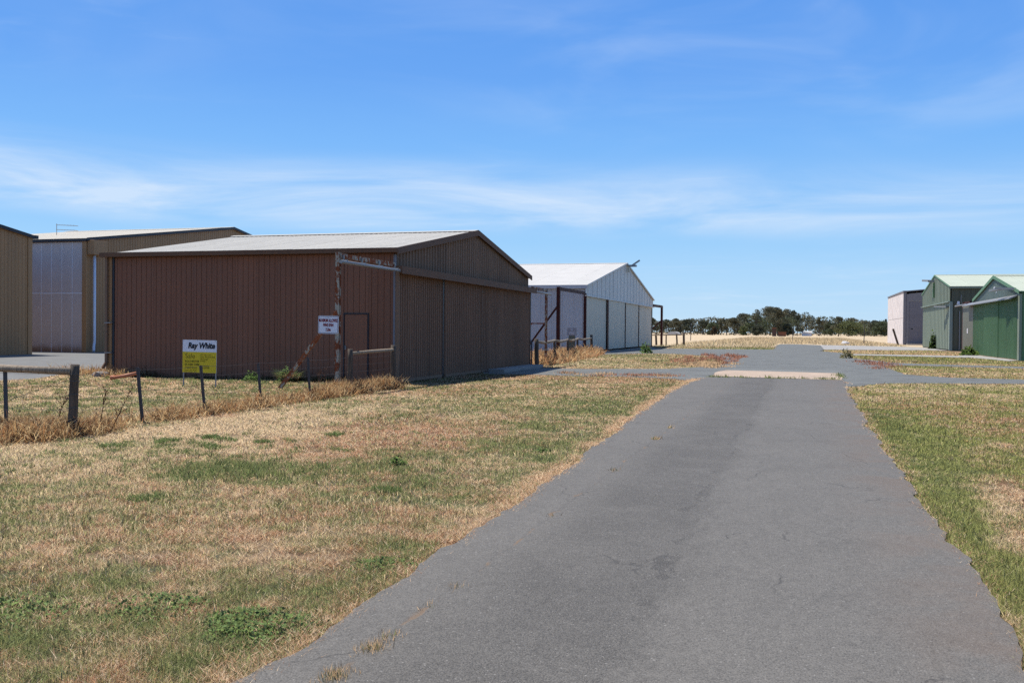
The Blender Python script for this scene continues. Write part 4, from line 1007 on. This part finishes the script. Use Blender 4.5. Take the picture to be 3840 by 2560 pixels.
def field():
    x = rng.uniform(-150, 140, 420000); q = rng.random(len(x)); y = 105*(330/105)**q
    k = free_ground(x, y) & (np.abs(x-y*-.05) < y*.75) & ~((np.abs(x) < 3) & (y < 146)) & ~((x > -15.7) & (x < 2.3) & (y < 100)); x, y = x[k], y[k]
    near = np.clip(1-(y-105)/45, 0, 1)
    k = rng.random(len(x)) < np.clip(.25+fbm(x, y, 6, 120, 3), 0, 1); x, y, near = x[k], y[k], near[k]
    n = len(x)
    c = np.where((rng.random(n) < near*.42)[:, None], np.array((.19, .20, .085)), np.array((.64, .50, .31)))*rng.uniform(.7, 1.25, n)[:, None]
    h = rng.uniform(.18, .5, n)*np.where(y < 125, .55, 1)
    blade_mesh('field_grass', np.stack([x, y], 1), h, .035*(y/105)*rng.uniform(.6, 1.4, n), rng.uniform(.1, .9, n), c, 1, ('tall pale dry grass of the field beyond the hangars', 'grass'))
field()

def seal_weeds():
    P = []; C = []
    def spot(cx, cy, rx, ry, n, col): P.append(np.stack([rng.normal(cx, rx, n), rng.normal(cy, ry, n)], 1)); C.append(np.array(col)*rng.uniform(.6, 1.35, n)[:, None])
    RW, SW, GW = (.30, .14, .095), (.50, .35, .21), (.16, .19, .07)
    for k in range(34): spot(rng.uniform(-6.8, -3.4), rng.uniform(50, 69), .16, .5, 60, RW)
    for k in range(22): spot(rng.uniform(-5.2, -3.2), rng.uniform(44.5, 52), .22, .4, 70, SW)
    for cx, cy in ((4.0, 56.5), (3.4, 58), (4.3, 54.3), (3.7, 53.2), (4.2, 50.5), (3.6, 47.5)): spot(cx, cy, .35, .6, 110, RW)
    for k in range(20): spot(rng.uniform(-8.5, -4.2), rng.uniform(33.8, 36.2), .25, .14, 60, RW if k % 2 else SW)
    for k in range(26): spot(rng.uniform(-3.2, 1.5), rng.normal(35.2, .12), .09, .07, 22, GW)
    spot(1.45, 38, .1, 1.0, 160, GW)
    for cy, n in ((4.02, 260), (4.44, 200), (4.63, 60), (5.2, 22), (5.67, 26), (8.1, 14), (11.0, 26), (14.4, 60), (16.2, 20)): spot(-2.05, cy, .035, .06, n, SW); spot(-2.05, cy-.02, .03, .03, n//4, GW)
    P = np.concatenate(P); C = np.concatenate(C); d = np.hypot(P[:, 0], P[:, 1]); n = len(P)
    blade_mesh('creeping_weeds', P, rng.uniform(.012, .035, n)*np.maximum(1, d/9), .0032*np.maximum(1, d/5)*rng.uniform(.6, 1.5, n), rng.uniform(.3, 1.4, n), C, 1, ('reddish creeping weeds and straw caught on the worn seal', 'weeds'), z0=.006)
seal_weeds()
def edge_litter():
    # straw and crumbs gathered along both edges of the seal
    q = np.array(ROAD_R); q = q[(q[:, 1] > 2) & (q[:, 1] < 34)]
    i = rng.integers(0, len(q), 60000); p = q[i]+rng.normal(0, .05, (len(i), 2)); side = np.where(p[:, 0] < -.6, -1., 1.)
    p[:, 0] += side*np.abs(rng.normal(.03, .10, len(p)))*np.where(side < 0, 1.25, .6)
    k = rng.random(len(p)) < np.clip((fbm(p[:, 0], p[:, 1], .8, 171, 3)-.28)*3.2, .04, 1)*np.where(side < 0, .9, .12); p = p[k]; n = len(p); d = np.hypot(p[:, 0], p[:, 1])
    c = np.array([(.62, .43, .27), (.50, .31, .18), (.40, .22, .13), (.72, .56, .38)])[rng.integers(0, 4, n)]*rng.uniform(.55, 1.25, n)[:, None]
    blade_mesh('edge_litter', p, rng.uniform(.015, .06, n), .003*np.maximum(1, d/6)*rng.uniform(.6, 1.5, n), rng.uniform(1.2, 1.56, n), c, 1, ('pale straw litter gathered along the road edges', 'litter'), z0=.004)
edge_litter()
# broad-leaved weeds
def leafy(name, label, loc, n, r_, h, green, grp=None, leaf=.03, cat='weed'):
    a = rng.random(n)*6.283; q = np.sqrt(rng.random(n)); zz = rng.random(n)
    lob = .55+.75*vnoise(np.cos(a)*1.5, np.sin(a)*1.5, .55, int(n) % 97)
    q = q*lob; keepz = np.clip(1.15-q*q, .15, 1)*(.4+.9*vnoise(q*np.cos(a)*3, q*np.sin(a)*3, .5, 5))
    cx, cy, cz = r_*q*np.cos(a)*(1-.3*zz), r_*q*np.sin(a)*(1-.3*zz), h*zz*keepz
    V = []; F = []; C = []
    d1 = rng.normal(0, 1, (n, 3)); d1[:, 2] = np.abs(d1[:, 2])*.6; d1 /= np.linalg.norm(d1, axis=1)[:, None]
    d2 = np.cross(d1, rng.normal(0, 1, (n, 3))); d2 /= np.linalg.norm(d2, axis=1)[:, None]
    p = np.stack([cx, cy, cz], 1); L_ = leaf*rng.uniform(.6, 1.4, n)[:, None]
    V = np.stack([p, p+d1*L_*.5+d2*L_*.3, p+d1*L_, p+d1*L_*.5-d2*L_*.3], 1).reshape(-1, 3)
    col = np.array(green)*rng.uniform(.55, 1.35, n)[:, None]
    me = bpy.data.meshes.new('leaves'); me.from_pydata(V.tolist(), [], np.arange(4*n).reshape(n, 4).tolist())
    at = me.color_attributes.new('tint', 'FLOAT_COLOR', 'POINT'); at.data.foreach_set('color', np.concatenate([np.repeat(col, 4, 0), np.ones((4*n, 1))], 1).astype(np.float32).ravel())
    me.materials.append(M['blade'])
    root = thing(name, label, cat, loc, grp)
    link('leaves', me, root)
    m = MB()
    for k in range(5):
        t = k*1.256; m.tube([(0, 0, -.03), (r_*.3*math.cos(t), r_*.3*math.sin(t), h*.5), (r_*.45*math.cos(t), r_*.45*math.sin(t), h*.9)], max(.004, r_*.02), 5)
    if h > .2: m.build('stems', M['bark'], root)
    return root
leafy('leafy_weed', 'dense dark green leafy weed spilling onto the asphalt in the foreground', (-2.85, 4.62, -.02), 3000, .50, .06, (.15, .215, .075), None, .022)
leafy('leafy_weed', 'flat leafy weed patch in the bottom left corner of the verge', (-4.3, 4.35, -.02), 2400, .62, .05, (.16, .22, .08), None, .024)
leafy('leafy_weed', 'broken mat of small leaves left of the dense foreground weed', (-3.55, 4.75, -.02), 1800, .55, .045, (.16, .22, .08), None, .022)
leafy('leafy_weed', 'short green weed tuft on the road edge above the dense foreground weed', (-2.75, 6.1, -.02), 700, .30, .05, (.15, .21, .075), None, .022)
leafy('leafy_weed', 'small green weed on the lawn halfway to the fence', (-4.6, 10.6, -.02), 260, .16, .12, (.11, .17, .055), None, .035)
leafy('leafy_weed', 'low green weed beside the left leg of the sale board', (-16.1, 25.9, -.02), 420, .34, .3, (.10, .165, .05), None, .06)
leafy('leafy_weed', 'green weed bush beside the right leg of the sale board', (-14.95, 26.0, -.02), 520, .36, .42, (.10, .165, .05), None, .06)
leafy('leafy_weed', 'bright little weed at the edge of the white hangar driveway', (-11.1, 72.0, 0), 260, .55, .75, (.10, .165, .05), None, .16)
leafy('leafy_weed', 'spindly weed clump on the asphalt right of the junction', (2.9, 66.0, 0), 240, .5, .55, (.17, .16, .085), None, .12)
leafy('leafy_weed', 'upright weed growing against the tall grey green hangar door', (13.9, 113.5, 0), 300, .42, 1.8, (.07, .11, .035), None, .26)
leafy('leafy_weed', 'bright green grassy weed by the open green door leaf', (12.4, 80.5, 0), 380, .8, .6, (.10, .16, .04), None, .22)
leafy('leafy_weed', 'low dark weed on the road edge just past the first fence post', (-3.3, 12.4, -.02), 240, .2, .06, (.11, .17, .055), None, .03)
def clump():
    root = thing('grass_clump', 'shaggy grass clump with green top against the brown wall', 'grass clump', (-13.9+-1.0, 26.1, 0))
    n = 1500; a = rng.random(n)*6.283; q = .30*np.sqrt(rng.random(n)); P = np.stack([q*np.cos(a), .6*q*np.sin(a)], 1)
    g_ = rng.random(n) < .3
    c = np.where(g_[:, None], np.array((.10, .15, .06)), np.array((.36, .26, .14)))*rng.uniform(.6, 1.3, n)[:, None]
    o = blade_mesh('blades', P, np.where(g_, rng.uniform(.4, .62, n), rng.uniform(.2, .5, n)), np.full(n, .012), rng.uniform(.1, .7, n), c, 2, None, rng.uniform(.4, 1.4, n), az=a)
    o.parent = root; del o['kind']
clump()
def stalk(name, label, loc, h, lean, seed):
    q = random.Random(seed); m = MB(); pts = [Vector((lean[0]*t, lean[1]*t, h*t)) for t in (0, .3, .6, 1)]
    m.tube(pts, [.009, .008, .006, .004], 6)
    for k in range(16):
        t = q.uniform(.35, 1); p = Vector((lean[0]*t, lean[1]*t, h*t)); e_ = p+Vector((q.uniform(-.09, .09), q.uniform(-.06, .06), q.uniform(.02, .10)))
        m.tube([p, e_], [.004, .003], 4); m.tube([e_, e_+Vector((0, 0, .022))], [.004, .010], 5)
    tag(m.build(name, M['bark_brown'], None, loc), label, 'dead weed', 'dead weed stalks by the near fence')
M['bark_brown'] = plain('dead_stalk_brown', (.13, .065, .035), .9, .2)
stalk('dead_weed_stalk', 'bent dead brown stalk leaning right of the corner post', (-10.15, 12.35, 0), .66, (.34, .05), 1)
stalk('dead_weed_stalk', 'upright dead brown stalk between corner post and first picket', (-10.35, 12.35, 0), .62, (.10, .02), 2)
stalk('dead_weed_stalk', 'dead brown stalk leaning against the left side of the corner post', (-10.85, 11.95, 0), .58, (.24, 0), 3)
stalk('dead_weed_stalk', 'thin dead stalk in front of the wall left of the rusty post', (-11.9, 22.6, 0), .62, (.04, 0), 4)
stalk('dead_weed_stalk', 'thin dead stalk beside the picket nearest the rusty post', (-11.4, 21.3, 0), .6, (.08, 0), 5)

# ------------------------------------------------------------------ distant trees
def tree(px_, top, wd, D, label, hue, dense=1., trunk=.35, kind='gum', nb=None):
    """px_, top and wd are the tree's bearing and size as seen; the tree itself is built full size where it stands"""
    ang = (px_-1920)/3600; X = D*(-math.sin(YAW)+math.cos(YAW)*ang); Y = D*(math.cos(YAW)+math.sin(YAW)*ang)
    H_ = (1239+.0085*(px_-1920)-top)/3600*D+EYE; Rw = wd/3600*D/2
    root = thing('gum_tree' if kind == 'gum' else 'conifer_tree', label, 'tree', (X, Y, 0), 'trees along the far side of the dry field')
    q = np.random.default_rng(int(px_*7+top))
    nb = nb or max(9, int(22*dense)); blobs = []
    zlo = H_*trunk*.2
    if kind == 'gum':
        for k in range(nb):
            t = q.random(); z = zlo+(H_-zlo)*(.10+.84*t**.8); rr = Rw*(1.-.75*max(0, (z-H_*.55)/(H_*.5)))
            a = q.random()*6.283; r_ = rr*math.sqrt(q.random())*.85; s_ = Rw*q.uniform(.26, .46)
            blobs.append((r_*math.cos(a), r_*math.sin(a), min(z, H_-s_*.7), s_, s_*q.uniform(.55, .8)))
        blobs.append((q.normal(0, Rw*.1), 0, H_-Rw*.22, Rw*.36, Rw*.24))
    else:
        for k in range(9): z = H_*(.1+.85*k/9); blobs.append((0, 0, z, Rw*(1.05-z/H_), H_*.08))
    n = int(150*dense)
    V = []; C = []
    for (bx, by, bz, rs, rz) in blobs:
        m = n; v = q.normal(0, 1, (m, 3)); v /= np.linalg.norm(v, axis=1)[:, None]; v *= (.45+.55*q.random(m)**.5)[:, None]
        c = np.array((bx, by, bz))+v*np.array((rs, rs, rz)); sz = q.uniform(.35, .85, m)*D/600*1.05
        d1 = q.normal(0, 1, (m, 3)); d1 /= np.linalg.norm(d1, axis=1)[:, None]; d2 = np.cross(d1, q.normal(0, 1, (m, 3))); d2 /= np.linalg.norm(d2, axis=1)[:, None]
        V.append(np.stack([c-d1*sz[:, None]*.5, c+d1*sz[:, None]*.5, c+d2*sz[:, None]*.7], 1).reshape(-1, 3))
        k = q.uniform(.8, 1.2); C.append(np.repeat(np.array(hue)*k*q.uniform(.6, 1.4, m)[:, None], 3, 0))
    V = np.concatenate(V); C = np.concatenate(C); V[:, 2] = np.maximum(V[:, 2], .2)
    me = bpy.data.meshes.new('crown'); me.from_pydata(V.tolist(), [], np.arange(len(V)).reshape(-1, 3).tolist())
    at = me.color_attributes.new('tint', 'FLOAT_COLOR', 'POINT'); at.data.foreach_set('color', np.concatenate([C, np.ones((len(C), 1))], 1).astype(np.float32).ravel())
    me.materials.append(M['leaf']); link('crown', me, root)
    m = MB(); tr = max(.18, H_*.022)
    m.tube([(0, 0, -.3), (tr*.4, 0, H_*.3), (0, 0, H_*.62)], [tr, tr*.8, tr*.35], 7)
    for k in range(5):
        b = blobs[k % len(blobs)]; m.tube([(0, 0, H_*(.22+.07*k)), (b[0]*.5, b[1]*.5, (H_*.3+b[2])*.5), (b[0], b[1], b[2])], [tr*.45, tr*.3, tr*.12], 5)
    m.build('trunk', M['bark'], root)
c4 = lambda x_, y_: (2440+x_/2.6133, 1100+y_/2.6133)
OL, DK, GN, LT = (.125, .120, .072), (.090, .098, .062), (.100, .118, .060), (.165, .18, .075)
TREES = [(10, 238, 100, OL, 1, 'gum tree partly behind the far maroon frame'), (150, 256, 130, DK, 1, 'low dark gum tree just right of the far maroon frame'), (245, 246, 110, OL, 1, 'rounded gum tree behind the pale domed shelter'),
    (355, 252, 140, DK, 1, 'wide dark gum tree right of the pale domed shelter'), (505, 264, 140, DK, 1, 'broad low dark tree in the left half of the far tree line'), (605, 284, 110, GN, 1, 'lowest green tree between dark ones in the left tree line'),
    (690, 250, 90, DK, 1.1, 'narrow dark pointed tree left of the big gum grove'), (745, 252, 60, OL, .6, 'thin wispy tree at the left foot of the big gum grove'), (815, 236, 150, OL, 1, 'olive gum forming the left shoulder of the big grove'),
    (905, 196, 150, OL, 1.1, 'tall olive gum second from the left in the big grove'), (1035, 156, 90, OL, .55, 'sparse see through gum left of the tallest crown'), (1030, 205, 170, GN, 1.1, 'green gum filling the grove below the sparse one'),
    (1165, 128, 190, OL, 1.2, 'tallest gum tree crowning the far grove'), (1250, 140, 170, OL, 1.2, 'broad gum just right of the tallest crown'), (1335, 150, 160, OL, 1.1, 'gum on the right side of the grove top'), (1395, 165, 80, DK, .7, 'loose dark gum at the right shoulder of the grove'),
    (1240, 215, 330, GN, 1.3, 'wide leafy mass of gum in the middle of the grove'), (1525, 182, 170, DK, .8, 'dark open crowned gum standing right of the grove'), (1435, 210, 110, DK, .8, 'dark gum filling the dip right of the grove'), (1655, 232, 70, OL, .6, 'small light topped gum right of the open crowned one'),
    (1700, 268, 150, OL, 1, 'low olive tree left of the flat topped crowns'), (1840, 226, 120, OL, .8, 'flat topped olive gum on the right of the tree line'), (1770, 290, 130, GN, 1.2, 'bushy green tree in front of the flat topped gum'), (1975, 240, 110, OL, .8, 'second flat topped gum in the right part of the tree line'),
    (1940, 272, 230, LT, 1.4, 'big rounded yellow green tree in the right tree line'), (2095, 264, 170, OL, 1.2, 'rounded olive tree beside the yellow green one'), (2195, 264, 110, DK, 1, 'dark tree third from the right end of the tree line'), (2255, 276, 160, GN, 1.3, 'wide green tree next to the pale pink shed')]
for i, (x_, y_, w_, hue, dn, lb) in enumerate(TREES):
    p = c4(x_, y_); tree(p[0], p[1], w_/2.6133*1.3, 560+60*math.sin(i*2.3), lb, hue, dn)
p = c4(2303, 240); tree(p[0], p[1], 30, 640, 'small dark pointed conifer showing above the right end of the tree line', DK, 1., kind='conifer')
for x_, y_, w_, hue, lb in ((905, 322, 80, LT, 'light green bush at the foot of the gum grove'), (1050, 305, 130, DK, 'dark round bush left of the brick pillar'), (620, 322, 60, (.12, .085, .05), 'brownish bush in the left part of the tree line'), (1340, 300, 130, DK, 'dark bush right of the low brick block')):
    p = c4(x_, y_); tree(p[0], p[1], w_/2.6133, 500, lb, hue, 1.1, .0)
# the wood behind and between them reads as one mass
def belt():
    n = 70000; a = rng.uniform(-.90, .62, n); D = rng.uniform(600, 700, n)
    X = D*np.sin(a); Y = D*np.cos(a)
    top = 7.4+4.6*fbm(a*100, a*0, 1.4, 130, 4)+4.6*np.exp(-((a+.020)/.045)**2)
    Z = top*rng.random(n)**.8
    c = np.stack([X, Y, Z], 1); d1 = rng.normal(0, 1, (n, 3)); d1 /= np.linalg.norm(d1, axis=1)[:, None]; d2 = np.cross(d1, rng.normal(0, 1, (n, 3))); d2 /= np.linalg.norm(d2, axis=1)[:, None]
    sz = rng.uniform(.7, 1.5, n)[:, None]
    V = np.stack([c-d1*sz*.5, c+d1*sz*.5, c+d2*sz*.7], 1).reshape(-1, 3)
    hue = np.where((fbm(a*100, a*0, 3., 140, 3) > .5)[:, None], np.array(DK), np.array(OL)*.9)*rng.uniform(.6, 1.35, n)[:, None]
    me = bpy.data.meshes.new('distant_wood'); me.vertices.add(len(V)); me.vertices.foreach_set('co', V.astype(np.float32).ravel())
    me.loops.add(3*n); me.loops.foreach_set('vertex_index', np.arange(3*n, dtype=np.int32)); me.polygons.add(n); me.polygons.foreach_set('loop_start', np.arange(0, 3*n, 3, dtype=np.int32)); me.update(calc_edges=True)
    at = me.color_attributes.new('tint', 'FLOAT_COLOR', 'POINT'); at.data.foreach_set('color', np.concatenate([np.repeat(hue, 3, 0), np.ones((3*n, 1))], 1).astype(np.float32).ravel())
    me.materials.append(M['leaf']); tag(link('distant_wood', me), 'dark wood closing the far side of the dry field', 'wood', None, 'stuff')
belt()
# things under the trees
def at_px(px_, D):
    ang = (px_-1920)/3600; return (D*(-math.sin(YAW)+math.cos(YAW)*ang), D*(math.cos(YAW)+math.sin(YAW)*ang), 0)
s_ = thing('domed_shelter', 'pale domed shelter under the trees left of the field', 'shelter', at_px(2440+228/2.6133, 470))
MB().prism([(2.9*math.cos(R(a)), .5+1.3*math.sin(R(a))) for a in range(0, 181, 15)], 'y', -3, 3).build('canopy', M['white_roof'], s_)
MB().box(-2.95, 2.95, -3.05, 3.05, -.2, .5).build('base_wall', M['conc'], s_)
s_ = thing('brick_pillar', 'dark red brick pillar standing in front of the gum grove', 'pillar', at_px(2440+1210/2.6133, 440))
MB().box(-.9, .9, -.9, .9, 0, 3.6).build('shaft', M['old_brick'], s_); MB().box(-1.1, 1.1, -1.1, 1.1, 3.6, 3.9).build('cap', M['brick'], s_)
s_ = thing('brick_block', 'low orange brick block beside the brick pillar', 'brick block', at_px(2440+1288/2.6133, 440))
MB().box(-1.7, 1.7, -1.2, 1.2, 0, 1.8).build('body', M['brick'], s_); MB().box(-1.9, 1.9, -1.4, 1.4, 1.8, 2.05).build('cap', M['brick'], s_)
s_ = thing('farm_house', 'white farm building glimpsed under the dark open crowned gum', 'house', at_px(2440+1528/2.6133, 530))
MB().box(-2.6, 2.6, -3, 3, 0, 1.9).build('wall', M['sign_white'], s_)
MB().prism([(-3.4, 1.92), (3.4, 1.92), (0, 2.7)], 'x', -2.9, 2.9).build('roof', M['white_roof'], s_)
